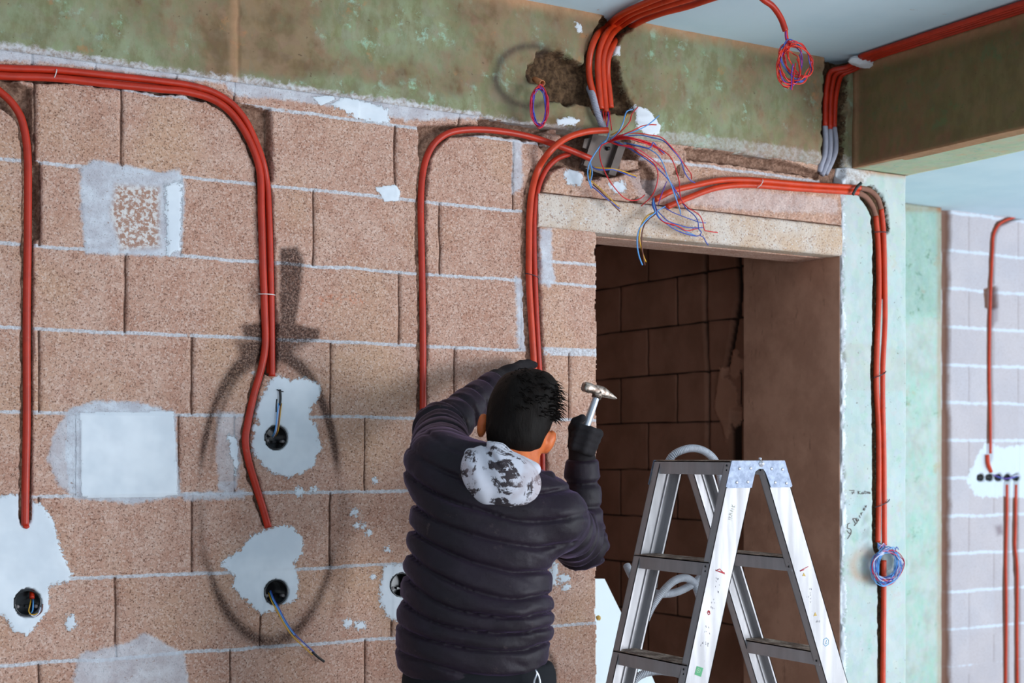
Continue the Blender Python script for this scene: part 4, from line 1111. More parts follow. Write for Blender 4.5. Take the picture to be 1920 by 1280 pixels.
YN = -.77
A1, A2 = P(1361, 915, YN), P(1284, 1280, YN)       # web left edge of the front-left stile
A3, A4 = P(1408, 915, YN), P(1329, 1280, YN)
B1, B2 = P(1443, 915, YN), P(1550, 1280, YN)
B3, B4 = P(1483, 915, YN), P(1590, 1280, YN)
def lineX(p, q, z): return p.x + (q.x - p.x) * (z - p.z) / (q.z - p.z)
ZT = P(1400, 864, YN).z
LW = .315                                            # distance between the two sides
YFAR = YN + LW
def stile(name, pl, pr, y_web, dirn, parent, zt, zb=0.0):
    """C channel: web at y_web, flanges along dirn (+1 away from camera)"""
    m = MB(); t = .0022; fl = .026 * dirn
    def q(z, side):
        l = lineX(*pl, z); r = lineX(*pr, z)
        return l if side == 0 else r
    def slab(f):     # f(z) -> (x0, x1, y0, y1)
        v = []
        for z in (zb, zt):
            x0, x1, y0, y1 = f(z); v += [(x0,y0,z),(x1,y0,z),(x1,y1,z),(x0,y1,z)]
        m.add(v, [(0,3,2,1),(4,5,6,7),(0,1,5,4),(1,2,6,5),(2,3,7,6),(3,0,4,7)])
    yw = y_web + t * dirn
    slab(lambda z: (q(z,0), q(z,1), min(y_web, yw), max(y_web, yw)))
    slab(lambda z: (q(z,0), q(z,0)+t, min(y_web, y_web+fl), max(y_web, y_web+fl)))
    slab(lambda z: (q(z,1)-t, q(z,1), min(y_web, y_web+fl), max(y_web, y_web+fl)))
    # lips at the flange ends
    ye = y_web + fl
    slab(lambda z: (q(z,0), q(z,0)+.007, min(ye, ye-t*dirn), max(ye, ye-t*dirn)))
    slab(lambda z: (q(z,1)-.007, q(z,1), min(ye, ye-t*dirn), max(ye, ye-t*dirn)))
    slab(lambda z: ((q(z,0)+q(z,1))/2-.002+.012, (q(z,0)+q(z,1))/2+.014, min(yw, yw+.004*dirn), max(yw, yw+.004*dirn)))
    o = m.build(name, M_ALU, parent, False)
    f = MB(); x0, x1 = q(zb,0), q(zb,1)
    f.box((x0-.004, min(y_web, y_web+fl)-.004, -.0), (x1+.004, max(y_web, y_web+fl)+.004, .035)); f.build('rubber_foot', M_BLACKT, o, False)
    return o
lad = empty('step_ladder', Vector(((A1.x+B3.x)/2, (YN+YFAR)/2, 0)), 'aluminium double-sided step ladder standing in front of the dark doorway', 'ladder')
ZPB = A1.z
sa = stile('stile', (A1, A2), (A3, A4), YN, 1, lad, ZT - .004)
sb = stile('stile', (B1, B2), (B3, B4), YN, 1, lad, ZT - .004)
fa = stile('stile', (A1, A2), (A3, A4), YFAR, -1, lad, ZT - .004)
fb = stile('stile', (B1, B2), (B3, B4), YFAR, -1, lad, ZT - .004)
# joint plates
def plate(y, y2):
    r = empty('hinge_plate', Vector(((A1.x+B3.x)/2, y, ZPB))); attach(r, lad)
    mid = (P(1425, 880, YN).x)
    zt = ZT + .001; za = P(1425, 881, YN).z
    a0 = lineX(A1, A2, ZPB); a1 = lineX(A3, A4, ZPB); b0 = lineX(B1, B2, ZPB); b1 = lineX(B3, B4, ZPB)
    poly = [(a0-.002, ZPB+.004), (a0+.004, ZPB), (a1, ZPB), (lineX(A3, A4, za)-.001, za-.004), (mid-.006, za+.003), (mid+.008, za+.003), (lineX(B1, B2, za)+.002, za-.006), (b0+.003, ZPB), (b1, ZPB), (b1+.003, ZPB+.004), (lineX(B3, B4, zt)+.004, zt), (lineX(A1, A2, zt)-.002, zt)]
    m = MB(); m.prism([Vector((x, y, z)) for x, z in poly], (0, y2 - y, 0)); m.build('plate', M_PLATE, r, False)
    yo = min(y, y2) if y2 < YN + .1 else max(y, y2)
    dn = -1 if y2 < YN + .1 else 1
    for (px_, py_) in ((1385,878),(1406,877.5),(1380,904),(1400.5,903),(1445,878.5),(1465.5,879.5),(1452,904),(1473,905.5)):
        c = P(px_, py_, YN); m = MB(); m.lathe([(0,.0024),(.0022,.0022),(.0038,.0012),(.0042,0)], Vector((c.x, yo, c.z)), (0, dn, 0), 12); m.build('rivet', M_RIVET, r)
    c = P(1426, 869, YN); m = MB(); m.lathe([(0,.006),(.0032,.006),(.0036,.003),(.0075,.0026),(.0085,0)], Vector((c.x, yo, c.z)), (0, dn, 0), 18); m.build('pivot_bolt', M_RIVET, r)
plate(YN - .003, YN - .0005)
plate(YFAR + .0005, YFAR + .003)
m = MB(); c = P(1440, 858, YN)
m.lathe([(0,0),(.004,0),(.004,.008),(0,.009)], Vector((c.x, YN + .03, ZT)), (0,0,1), 12); m.build('locking_pin', M_RIVET, lad)
# steps
def step(z, pl, pr, front, top=False, hh=.034):
    x0 = lineX(*pl, z - hh/2) + .003; x1 = lineX(*pr, z - hh/2) - .003
    y0, y1 = YN + .004, YFAR - .004
    m = MB(); t = .0025
    m.box((x0, y0, z - hh), (x0 + t, y1, z)); m.box((x1 - t, y0, z - hh), (x1, y1, z)); m.box((x0, y0, z - t), (x1, y1, z))
    o = m.build('step', M_ALU, lad, False)
    g_ = MB()
    nrib = 8
    for i in range(nrib):
        xa = x0 + (x1 - x0) * (i + .2) / nrib; g_.box((xa, y0 + .002, z), (xa + (x1-x0)/nrib*.55, y1 - .002, z + .0022))
    g_.build('tread', M_TREAD, o, False)
    for yy in (y0 + .006,):
        for dz in (.010, .022):
            for xx, dn in ((x0 - .0025, -1),):
                r_ = MB(); r_.lathe([(0,.002),(.0024,.0015),(.003,0)], Vector((xx - .001, YN + .012, z - dz)), (-1,0,0), 8); r_.build('rivet', M_BLACKT, o)
z0_ = P(1366, 864, YN).z - .001
for k in range(6):
    z = z0_ - .2475 * k
    if z < .1: break
    step(z, (A1, A2), (A3, A4), 'a', k == 0)
    step(z, (B1, B2), (B3, B4), 'b', k == 0)
# markings on the near stiles, thin print on the web
def mark(lines, mat, parent, r=.0007, name='print'):
    m = MB()
    for q in lines:
        pts = [P(x, y, YN) for x, y in q]; pts = [Vector((p.x, YN - .0004, p.z)) for p in pts]
        m.tube(pts, r, 4, .004, smoothpath=False, flat=.4)
    return m.build(name, mat, parent)
def patchq(poly, mat, parent, name='sticker', d=.0006):
    m = MB(); pts = [P(x, y, YN) for x, y in poly]; m.prism([Vector((p.x, YN - d, p.z)) for p in pts], (0, d * .7, 0)); return m.build(name, mat, parent, False)
a = lambda x, y: (1340 + x/6.4, 840 + y/6.4); AQ = lambda *q: [a(*p) for p in q]
M_EMB = plain('faded_ochre_print', srgb(206,204,190), .6)
# faded lettering reading upward along the stile: IKR4IK
mark([AQ((165,850),(205,862)), AQ((165,832),(210,842)), AQ((172,812),(188,836),(208,812)), AQ((172,795),(212,805)), AQ((172,795),(178,778),(192,780),(190,800)), AQ((190,790),(214,778)),
      AQ((205,760),(185,745),(218,752)), AQ((195,742),(222,762)), AQ((200,725),(238,735)), AQ((205,700),(245,712)), AQ((205,678),(225,704)), AQ((250,690),(225,704))], M_EMB, sa)
c2 = lambda x, y: (1280 + x/5.333, 1040 + y/5.333); CQ = lambda *q: [c2(*p) for p in q]
mark([CQ((328,150),(375,172),(422,190)), CQ((330,156),(420,178)), CQ((345,150),(370,140),(400,170))], M_LRED, sa, .0011)
mark([CQ((1170,160),(1210,138),(1255,116)), CQ((1172,164),(1215,146))], M_LRED, sb, .0009)
mark([CQ((258,556),(246,575),(258,598),(272,590),(270,566),(258,556)), CQ((258,556),(262,580))], M_LRED, sa, .0013)
patchq(CQ((140,1110),(205,1130),(182,1218),(118,1195)), M_LGRN, sa)
mark([CQ((158,1130),(140,1148),(145,1175),(168,1172),(175,1150),(158,1130)), CQ((156,1145),(152,1160),(164,1158))], M_EMB, sa, .0009, 'sticker_logo')
patchq(CQ((1196,210),(1210,178),(1230,212)), M_LYEL, sb, 'warning_triangle'); patchq(CQ((1308,612),(1324,572),(1342,606)), M_LYEL, sb, 'warning_triangle')
mark([CQ((1435,830),(1408,850),(1405,890),(1430,912),(1460,890),(1460,850),(1435,830)), CQ((1440,850),(1430,890),(1450,880))], M_LBLUE, sb, .001)
rnd = random.Random(3)
def specks(cx, cy, sx, sy, nn, parent):
    L_ = []
    for i in range(nn):
        x = cx + rnd.uniform(-sx, sx); y = cy + rnd.uniform(-sy, sy); L_.append([c2(x, y), c2(x + rnd.uniform(-6, 6), y + rnd.uniform(6, 22))])
    mark(L_, M_LINKC, parent, .00055)
specks(345, 300, 28, 80, 8, sa); specks(290, 480, 30, 50, 6, sa); specks(245, 740, 30, 40, 5, sa); specks(220, 880, 40, 16, 9, sa)
specks(1270, 400, 30, 70, 8, sb); specks(1350, 670, 28, 26, 6, sb)

# ribbed grey flexible conduit hung over the ladder
M_FLEX = tubemat('pale_flexible_conduit', srgb(186,188,196), .5)
YC = YFAR - .03
def yc(x, y, Y): return P(x, y, Y)
fx = [(1232,905,-.36),(1236,960,-.36),(1232,1010,-.37),(1227,1060,-.38),(1220,1110,-.4),(1212,1160,-.42)]
corrugated('flexible_conduit', [yc(1250,872,-.40), yc(1262,853,-.42), yc(1285,842,-.43), yc(1308,841,-.43), yc(1328,850,-.43), yc(1342,866,-.43), yc(1350,890,-.44), yc(1353,920,-.42), yc(1352,960,-.41), yc(1345,1010,-.40), yc(1335,1050,-.40), yc(1310,1085,-.41), yc(1280,1105,-.42), yc(1250,1113,-.43), yc(1222,1110,-.42), yc(1200,1098,-.40), yc(1185,1080,-.36), yc(1175,1060,-.33)], .0098, M_FLEX,
    'pale ribbed flexible conduit arching over the ladder top and looping below its first step', pitch=.0045)
corrugated('flexible_conduit', [yc(1236,945,-.35), yc(1238,985,-.36), yc(1235,1020,-.37), yc(1231,1060,-.385), yc(1226,1100,-.40)], .0085, M_FLEX, 'straight hanging length of pale ribbed conduit between the left ladder stiles', pitch=.0045)
corrugated('flexible_conduit', [yc(1211,1161,-.43), yc(1222,1138,-.43), yc(1240,1112,-.44), yc(1262,1090,-.44), yc(1284,1083,-.43), yc(1300,1092,-.42), yc(1310,1115,-.42), yc(1316,1150,-.42), yc(1318,1200,-.42)], .0098, M_FLEX, 'pale ribbed conduit with its cut end pointing down left under the ladder step', pitch=.0045)
corrugated('flexible_conduit', [yc(1170,1320,-.36), yc(1182,1285,-.37), yc(1200,1266,-.38), yc(1225,1258,-.39), yc(1255,1259,-.39), yc(1280,1266,-.39), yc(1300,1290,-.39), yc(1310,1330,-.39)], .0105, M_FLEX, 'pale ribbed conduit arching at the bottom edge below the ladder step', pitch=.0045)
# white board leaning in the doorway
M_BOARD = plain('white_board_face', srgb(226,236,240), .75, 0, .2, .03, 8)
m = MB(); p = [P(1112,1082,.32), P(1190,1250,.32), P(1260,1420,.32), P(1060,1420,.32), P(1060,1082,.32)]
m.prism([Vector((q.x, .20 + (1.2 - q.z) * -.05 + .06, q.z)) for q in p], (0, .02, 0))
b_ = m.build('leaning_board', M_BOARD, None, False); tag(b_, 'white sloping board leaning inside the doorway behind the ladder foot', 'board')
blob('foam_blob', P(1122, 1158, .20), (.008, .006, .008), M_LYEL, 'small yellow foam blob at the doorway edge beside the white board', 'foam', 6)
# ------------------------------------------------------------------ the worker: fields of distance turned into smooth skins
CAM0 = Vector((0, -DIST, EYE)); RT = Vector((CT, -ST, 0)); FW = Vector((ST, CT, 0))
def cs(px, py, d): return np.array([(px-960)/FPX*d, (HOR-py)/FPX*d, d])      # right, up, away
def to_world(v):
    v = np.asarray(v); return np.array(CAM0) + v[:, :1]*np.array(RT) + v[:, 1:2]*np.array([0,0,1]) + v[:, 2:3]*np.array(FW)
def smin(a, b, k):
    h = np.clip(.5 + .5*(b-a)/k, 0, 1); return b*(1-h) + a*h - k*h*(1-h)
def cap(Q, a, b, ra, rb):
    a, b = np.array(a), np.array(b); ab = b-a; q = Q - a
    t = np.clip((q @ ab) / (ab @ ab), 0, 1)
    return np.linalg.norm(q - t[..., None]*ab, axis=-1) - (ra + (rb-ra)*t)
def ell(Q, c, r, rot=None):
    q = Q - np.array(c)
    if rot is not None: q = q @ np.array(rot)
    r = np.array(r); k = np.linalg.norm(q / r, axis=-1); k2 = np.linalg.norm(q / r**2, axis=-1)
    return k*(k-1)/np.maximum(k2, 1e-6)
def roll(deg):        # rotation in the image plane, clockwise seen from the camera
    a = math.radians(deg); c, s = math.cos(a), math.sin(a)
    return np.array([[c, s, 0], [-s, c, 0], [0, 0, 1]])
def nets(fun, lo, hi, st):
    ax = [np.arange(lo[i], hi[i] + st, st) for i in range(3)]
    G = np.stack(np.meshgrid(*ax, indexing='ij'), -1)
    F = fun(G)
    s = F < 0
    n = [len(a) for a in ax]
    cnt = np.zeros([k-1 for k in n]); acc = np.zeros([k-1 for k in n] + [3])
    corner = [(i,j,k) for i in (0,1) for j in (0,1) for k in (0,1)]
    def sub(A, c): return A[c[0]:n[0]-1+c[0], c[1]:n[1]-1+c[1], c[2]:n[2]-1+c[2]]
    for a in range(8):
        for b in range(a+1, 8):
            ca, cb = corner[a], corner[b]
            if sum(abs(x-y) for x, y in zip(ca, cb)) != 1: continue
            fa, fb = sub(F, ca), sub(F, cb); m = (fa < 0) != (fb < 0)
            t = np.where(m, fa/np.where(m, fa-fb, 1), 0)
            cnt += m
            for d in range(3): acc[..., d] += m * (ca[d] + t*(cb[d]-ca[d]))
    act = cnt > 0
    idx = np.full(cnt.shape, -1); idx[act] = np.arange(act.sum())
    I = np.argwhere(act)
    V = (I + acc[act]/cnt[act][:, None]) * st + np.array([a[0] for a in ax])
    faces = []
    for d in range(3):
        e1, e2 = [(1,2),(2,0),(0,1)][d]
        sl0 = [slice(1, n[i]-1) for i in range(3)]; sl0[d] = slice(0, n[d]-1)
        sl1 = list(sl0); sl1[d] = slice(1, n[d])
        a, b = s[tuple(sl0)], s[tuple(sl1)]
        for flag, m in ((True, a & ~b), (False, ~a & b)):
            q = np.argwhere(m)
            if not len(q): continue
            off = np.array([1,1,1]); off[d] = 0; q = q + off
            o1 = np.zeros(3, int); o1[e1] = 1; o2 = np.zeros(3, int); o2[e2] = 1
            c = [idx[tuple((q - o1 - o2).T)], idx[tuple((q - o2).T)], idx[tuple(q.T)], idx[tuple((q - o1).T)]]
            f = np.stack(c if flag else c[::-1], -1); faces.append(f)
    return V, np.concatenate(faces)
def skin(name, fun, lo, hi, st, mat, parent, label=None, attrs=None, smooth_it=0):
    V, Fc = nets(fun, lo, hi, st)
    Wd = to_world(V)
    # camera basis (right, up, away) is left handed: flip faces
    o = link_mesh(name, Wd, Fc[:, ::-1], mat, parent)
    if label: o['label'] = label
    if attrs:
        for k, f in attrs.items():
            a = o.data.attributes.new(k, 'FLOAT', 'POINT'); a.data.foreach_set('value', f(V).astype(np.float32))
    return o
def n3(Q, s, seed=0, o=3):      # cheap 3-D noise
    return (vnoise(Q[..., 0] + .37*Q[..., 2], Q[..., 1] + .61*Q[..., 2], s, seed, o) + vnoise(Q[..., 2] - .3*Q[..., 1], Q[..., 0]*.8 + Q[..., 1]*.4, s, seed+9, o)) / 2 - .5

# joints (image column, row, depth)
SHL, ELL_, WRL = cs(828,872,3.50), cs(826,806,3.76), cs(925,722,3.95)
SHR, ELR, WRR = cs(1042,972,3.47), cs(1090,1018,3.66), cs(1092,868,3.64)
NECK, HEAD = cs(952,900,3.50), cs(976,782,3.56)
TOR = [  # row, left, right, depth of centre, half depth
    (1262,752,1018,3.46,.118),(1245,745,1026,3.46,.128),(1215,744,1030,3.46,.132),(1175,748,1037,3.46,.134),(1130,751,1036,3.46,.133),(1090,754,1030,3.465,.13),(1050,761,1034,3.47,.128),
    (1000,768,1046,3.475,.126),(950,772,1062,3.48,.122),(910,774,1050,3.485,.112),(880,782,1012,3.49,.10),(850,800,985,3.50,.075),(836,820,965,3.50,.05)]
ty = np.array([ (HOR-r[0])/FPX*r[3] for r in TOR]); tl = np.array([(r[1]-960)/FPX*r[3] for r in TOR]); tr = np.array([(r[2]-960)/FPX*r[3] for r in TOR])
td = np.array([r[3] for r in TOR]); tb = np.array([r[4] for r in TOR])
def torso(Q, grow=0.0):
    x, y, z = Q[..., 0], Q[..., 1], Q[..., 2]
    yy = np.clip(y, ty[0], ty[-1])
    l = np.interp(yy, ty, tl) - grow; r = np.interp(yy, ty, tr) + grow; d = np.interp(yy, ty, td); b = np.interp(yy, ty, tb) + grow
    cx, a = (l+r)/2, (r-l)/2
    k = (np.abs((x-cx)/a)**2.3 + np.abs((z-d)/b)**2.3)**(1/2.3)
    dd = (k-1) * np.minimum(a, b) * .9
    return np.maximum(dd, np.maximum(y - ty[-1], ty[0] - y)) 
def armL(Q, g=0): return smin(cap(Q, SHL, ELL_, .083+g, .067+g), cap(Q, ELL_, WRL, .063+g, .040+g), .03)
def armR(Q, g=0): return smin(cap(Q, SHR, ELR, .074+g, .066+g), cap(Q, ELR, WRR, .060+g, .043+g), .03)
def axial(Q, a, b):
    ab = b-a; return ((Q-a) @ ab) / np.linalg.norm(ab)
def jacket(Q):
    T = torso(Q)
    T = smin(T, cap(Q, cs(905,895,3.50), SHL, .075, .085), .04)
    T = smin(T, cap(Q, cs(960,925,3.50), SHR, .07, .076), .04)
    AL, AR = armL(Q), armR(Q)
    x, y = Q[..., 0], Q[..., 1]
    # quilting seams: sagging lines round the trunk
    u = y + .20*(x + .02) + .28*np.clip(x + .10, -.3, .5)**2*1.0
    wgt = .22 + .78*sstep(ty[0] + .05, ty[0] + .20, y)
    drop = .115*(1 - np.exp(-np.clip(x + .26, 0, 1)/.15))
    u = y + wgt*drop + .012*np.sin(11*x + 2) + n3(Q, 6, 3, 2)*.050
    per = .062
    ph = np.abs(((u - ty[0] + .012) / per) % 1 - .5) * 2         # 1 at seams
    qt = (-.0075 * sstep(.62, 1.0, ph)**1.6 + .003*np.cos(ph*math.pi/2)) * (.55 + 1.1*np.clip(n3(Q, 4, 44, 2) + .4, 0, 1))
    wr = n3(Q * np.array([.7, 2.6, .7]) + np.stack([y*0, x*.6, y*0], -1), 13, 5, 4) * .034
    T = T - qt - wr * .55
    def sleeve(D, a, b, c, seed):
        near1 = cap(Q, a, b, 0, 0); near2 = cap(Q, b, c, 0, 0)
        s = np.where(near1 < near2, axial(Q, a, b), np.linalg.norm(b-a) + axial(Q, b, c))
        ph = np.abs(((s + n3(Q, 9, seed, 2)*.03) / .062) % 1 - .5) * 2
        wn = n3(Q, 22, seed+3, 3) * .015
        # creases gathered inside the elbow
        ce = np.exp(-(np.linalg.norm(Q-b, axis=-1)/.11)**2)
        cr = np.sin(s*150 + n3(Q, 12, seed+7, 2)*10) * .0045 * ce
        return D + .0095*sstep(.6, 1.0, ph) - wn*.5 - cr
    AL = sleeve(AL, SHL, ELL_, WRL, 21); AR = sleeve(AR, SHR, ELR, WRR, 31)
    AL = np.maximum(AL, axial(Q, ELL_, WRL) - np.linalg.norm(WRL-ELL_) - .012)
    AR = np.maximum(AR, axial(Q, ELR, WRR) - np.linalg.norm(WRR-ELR) - .012)
    D = smin(smin(T, AL, .022), AR, .012)
    # collar opening
    D = np.maximum(D, -(cap(Q, cs(956,880,3.50), cs(985,780,3.56), .062, .06)))
    D = np.maximum(D, ty[0] - y)
    return D
def neck_body(Q):
    D = ell(Q, cs(974,778,3.565), (.074, .098, .092), roll(12))
    D = smin(D, ell(Q, cs(982,822,3.61), (.056, .070, .062), roll(12)), .03)         # jaw, facing the wall
    D = smin(D, cap(Q, cs(978,820,3.55), cs(950,905,3.50), .056, .062), .02)
    D = smin(D, cap(Q, cs(984,800,3.655), cs(984,812,3.672), .008, .011), .012)       # nose
    for ex in (964, 1001): D = smin(D, -ell(Q, cs(ex, 786, 3.662), (.014,.010,.012)) * 0 + ell(Q, cs(ex, 786, 3.640), (.013,.010,.012)), .006)
    D = smin(D, ell(Q, cs(984,836,3.648), (.022,.009,.014)), .01)                      # lips
    # ears
    for (ex, ey, rr, t) in ((907,797,10,.0),(1025,829,22,.0)):
        e = ell(Q, cs(ex, ey, 3.572), (.0135, .031, .018), roll(rr))
        hol = ell(Q, cs(ex, ey-2, 3.588), (.010, .022, .012), roll(rr))
        D = smin(D, np.maximum(e, -hol), .008)
    D = smin(D, torso(Q, -.022), .03)
    D = smin(D, armL(Q, -.020), .02); D = smin(D, armR(Q, -.018), .02)
    D = np.maximum(D, ty[0] - Q[..., 1])
    return D
n = NT('skin', .5, 0, .4)
c_ = n.mix(n.map(n.noise(30, 4), .35, .65), srgb(226,122,66), srgb(206,104,56))
n.b.inputs['Subsurface Weight'].default_value = .25
n.b.inputs['Subsurface Radius'].default_value = (.02, .006, .003)
M_SKIN = n.done(c_)
n = NT('hair', .65, 0, .12)
c_ = n.mix(n.noise(160, 3, .6, vec=n.scaled(1,1,.25)), srgb(13,10,9), srgb(26,18,14))
n.bump(n.noise(220, 3, .6, vec=n.scaled(1,1,.2)), .5, .003)
M_HAIR = n.done(c_)
n = NT('quilted_nylon', .55, 0, .24)
c_ = n.mix(n.map(n.noise(7, 4), .35, .65), srgb(29,21,27), srgb(36,25,35))
c_ = n.mix(n.map(n.noise(26, 6, .75), .60, .72, 0, .30), c_, srgb(110,92,88))
n.b.inputs['Sheen Weight'].default_value = .2; n.b.inputs['Sheen Tint'].default_value = (.62,.42,.85,1); n.b.inputs['Sheen Roughness'].default_value = .4
n.bump(n.noise(55, 4, .6), .35, .004)
M_JACKET = n.done(c_)
M_GLOVE = plain('dark_knit_glove', srgb(38,34,36), .9, 0, .2, .25, 220)
M_TROUSER = plain('black_work_trousers', srgb(28,28,32), .85, 0, .2)
M_BOOT = plain('dusty_boot', srgb(92,76,62), .8)
n = NT('printed_hood_lining', .8, 0, .2)
s1 = n.noise(13, 6, .75, vec=n.scaled(1, 1, .7), dist=1.2); s2 = n.noise(34, 5, .7, vec=n.scaled(.6, .6, 2.2, (0,.5,0)))
k_ = n.math('ADD', n.math('MULTIPLY', s1, .7), n.math('MULTIPLY', s2, .3))
c_ = n.mix(n.map(k_, .515, .545), srgb(208,206,216), srgb(64,56,60))
c_ = n.mix(n.map(n.noise(6, 3), .55, .62, 0, .55), c_, srgb(166,146,148))
M_HOOD = n.done(c_)

root = empty('person', Vector(PD(905, 900, 3.5)[:2] + (0,)) if False else Vector((PD(905,900,3.5).x, PD(905,900,3.5).y, 0)),
             'person in a dark quilted jacket seen from behind, gloved, working at the wall conduits', 'person')
# legs are part of the continuous body; trousers and boots cover them
FLOOR = -EYE
HIPY = ty[0]
LEGX = [(-.155, -.165), (-.005, .02)]
def legs(Q, g=0):
    D = None
    for hx, fx_ in LEGX:
        hip = np.array([hx, HIPY - .02, 3.46]); kn = np.array([(hx*.5+fx_*.5), -1.04, 3.44]); an = np.array([fx_, -1.42, 3.50])
        d = smin(cap(Q, hip, kn, .092+g, .066+g), cap(Q, kn, an, .064+g, .045+g), .03)
        D = d if D is None else smin(D, d, .03)
    return D
def pelvis(Q, g=0):
    return ell(Q, np.array([-.082, HIPY - .03, 3.46]), (.168+g, .12+g, .128+g))
def body(Q):
    D = neck_body(Q)
    return D
def feet(Q, g=0):
    D = None
    for hx, fx_ in LEGX:
        d = cap(Q, np.array([fx_, -1.45, 3.49]), np.array([fx_+.01, -1.47, 3.64]), .045+g, .035+g)
        D = d if D is None else np.minimum(D, d)
    return D
def body_all(Q):
    D = smin(ell(Q, cs(974,778,3.565), (.074, .098, .092), roll(12)), 1e9*0+neck_body2(Q), .001)
    return D
def neck_body2(Q):
    D = ell(Q, cs(974,778,3.565), (.074, .098, .092), roll(12))
    D = smin(D, ell(Q, cs(982,822,3.61), (.056, .070, .062), roll(12)), .03)
    D = smin(D, cap(Q, cs(978,820,3.55), cs(950,905,3.50), .056, .062), .02)
    D = smin(D, cap(Q, cs(984,800,3.655), cs(984,812,3.672), .008, .011), .012)
    for ex in (964, 1001): D = smin(D, ell(Q, cs(ex, 786, 3.640), (.013,.010,.012)), .006)
    D = smin(D, ell(Q, cs(984,836,3.648), (.022,.009,.014)), .01)
    for (ex, ey, rr) in ((904,797,8),(1029,829,24)):
        e = ell(Q, cs(ex, ey, 3.572), (.0125 if ex < 950 else .0145, .032, .020), roll(rr)); hol = ell(Q, cs(ex, ey-2, 3.592), (.010, .022, .012), roll(rr))
        D = smin(D, np.maximum(e, -hol), .008)
    D = smin(D, np.maximum(torso(Q, -.024), ty[0] - Q[..., 1]), .03)
    D = smin(D, armL(Q, -.022), .02); D = smin(D, armR(Q, -.020), .02)
    D = smin(D, pelvis(Q, -.02), .04); D = smin(D, legs(Q, -.014), .03); D = smin(D, feet(Q, -.01), .02)
    return D
skin('body', neck_body2, (-.32, -1.53, 3.26), (.28, .30, 4.05), .0075, M_SKIN, root)
# finer head so that ears and neck read well
hair_c = cs(977,768,3.56)
HR = roll(14)
def hair(Q):
    D = ell(Q, cs(978,764,3.553), (.084, .094, .100), HR)
    D = smin(D, ell(Q, cs(966,812,3.520), (.070, .066, .068), HR), .03)
    D = smin(D, ell(Q, cs(1012,722,3.56), (.046, .034, .060), HR), .02)
    D = D - n3(Q*np.array([1,.6,1]), 34, 7, 3)*.012
    q = Q - hair_c
    v = q @ HR                       # local right, up, away
    # hairline: nape, behind the ears, forehead side
    cut = np.maximum(-(v[..., 1] + .100 - .16*np.clip(v[..., 2]+.03, -.02, .2)*1.0), -1)
    cut = -(v[..., 1] + .112 - .25*np.clip(v[..., 0], -.02, .08)) + np.clip(v[..., 2] + .03, 0, .2)*1.1
    D = np.maximum(D, cut)
    return D
h_ = skin('hair', hair, tuple(hair_c - .15), tuple(hair_c + .15), .004, M_HAIR, root)
# loose tufts growing out of the crown, joined to the hair mesh as one part
m = MB(); rnd = random.Random(5)
for i in range(520):
    a = rnd.uniform(0, 2*math.pi); b = rnd.uniform(-.15, 1.0)
    dl = np.array([math.cos(a)*math.sqrt(1-b*b), b, math.sin(a)*math.sqrt(1-b*b)])
    if dl[2] > .75: continue
    base = cs(978,764,3.553) + HR @ (dl * np.array([.080,.090,.096]))
    L = rnd.uniform(.012, .026) * (1 + .9*max(0, dl[0])*max(0, dl[1]+.4))
    grow = HR @ np.array([.75, .05, -.15]) + dl*.28 + np.array([rnd.uniform(-.25,.25), rnd.uniform(-.35,.2), rnd.uniform(-.2,.2)])
    grow = grow/np.linalg.norm(grow)
    p = [base - dl*.004, base + grow*L*.5 + dl*.004, base + grow*L + np.array([0,-.006,0])]
    m.tube([Vector(q) for q in to_world(np.array(p))], .0024, 5, .006, rfun=lambda L_, t: 1 - .85*t)
for i in range(46):              # the wilder tuft at upper right
    base = cs(1030 + rnd.uniform(-22, 8), 732 + rnd.uniform(-16, 22), 3.55 + rnd.uniform(-.04, .04))
    e = base + np.array([rnd.uniform(.012,.032), rnd.uniform(-.022,.010), rnd.uniform(-.01,.01)])
    mid = (base+e)/2 + np.array([0, rnd.uniform(.002,.008), 0])
    m.tube([Vector(q) for q in to_world(np.array([base, mid, e]))], .0026, 5, .006, rfun=lambda L_, t: 1 - .85*t)
m.build('hair_tufts', M_HAIR, h_)
skin('jacket', jacket, (-.36, ty[0]-.02, 3.26), (.30, .27, 4.03), .0052, M_JACKET, root, 'dark purple-black quilted jacket')
# hem band
# trousers and boots
def trousers(Q):
    D = smin(pelvis(Q, .0), legs(Q, .012), .04)
    D = D - n3(Q, 9, 50, 3)*.02
    D = np.maximum(D, -1.43 - Q[..., 1]); D = np.maximum(D, Q[..., 1] - (HIPY + .03))
    return D
skin('trousers', trousers, (-.32, -1.47, 3.26), (.16, HIPY+.05, 3.66), .009, M_TROUSER, root, 'dark work trousers')
for k, (hx, fx_) in enumerate(LEGX):
    def boot(Q, fx_=fx_):
        D = smin(cap(Q, np.array([fx_, -1.34, 3.50]), np.array([fx_, -1.45, 3.49]), .056, .055), cap(Q, np.array([fx_, -1.455, 3.48]), np.array([fx_+.01, -1.468, 3.65]), .052, .040), .03)
        return np.maximum(D, FLOOR - Q[..., 1])
    skin('boot', boot, (fx_-.09, FLOOR-.02, 3.38), (fx_+.11, -1.26, 3.73), .008, M_BOOT, root)
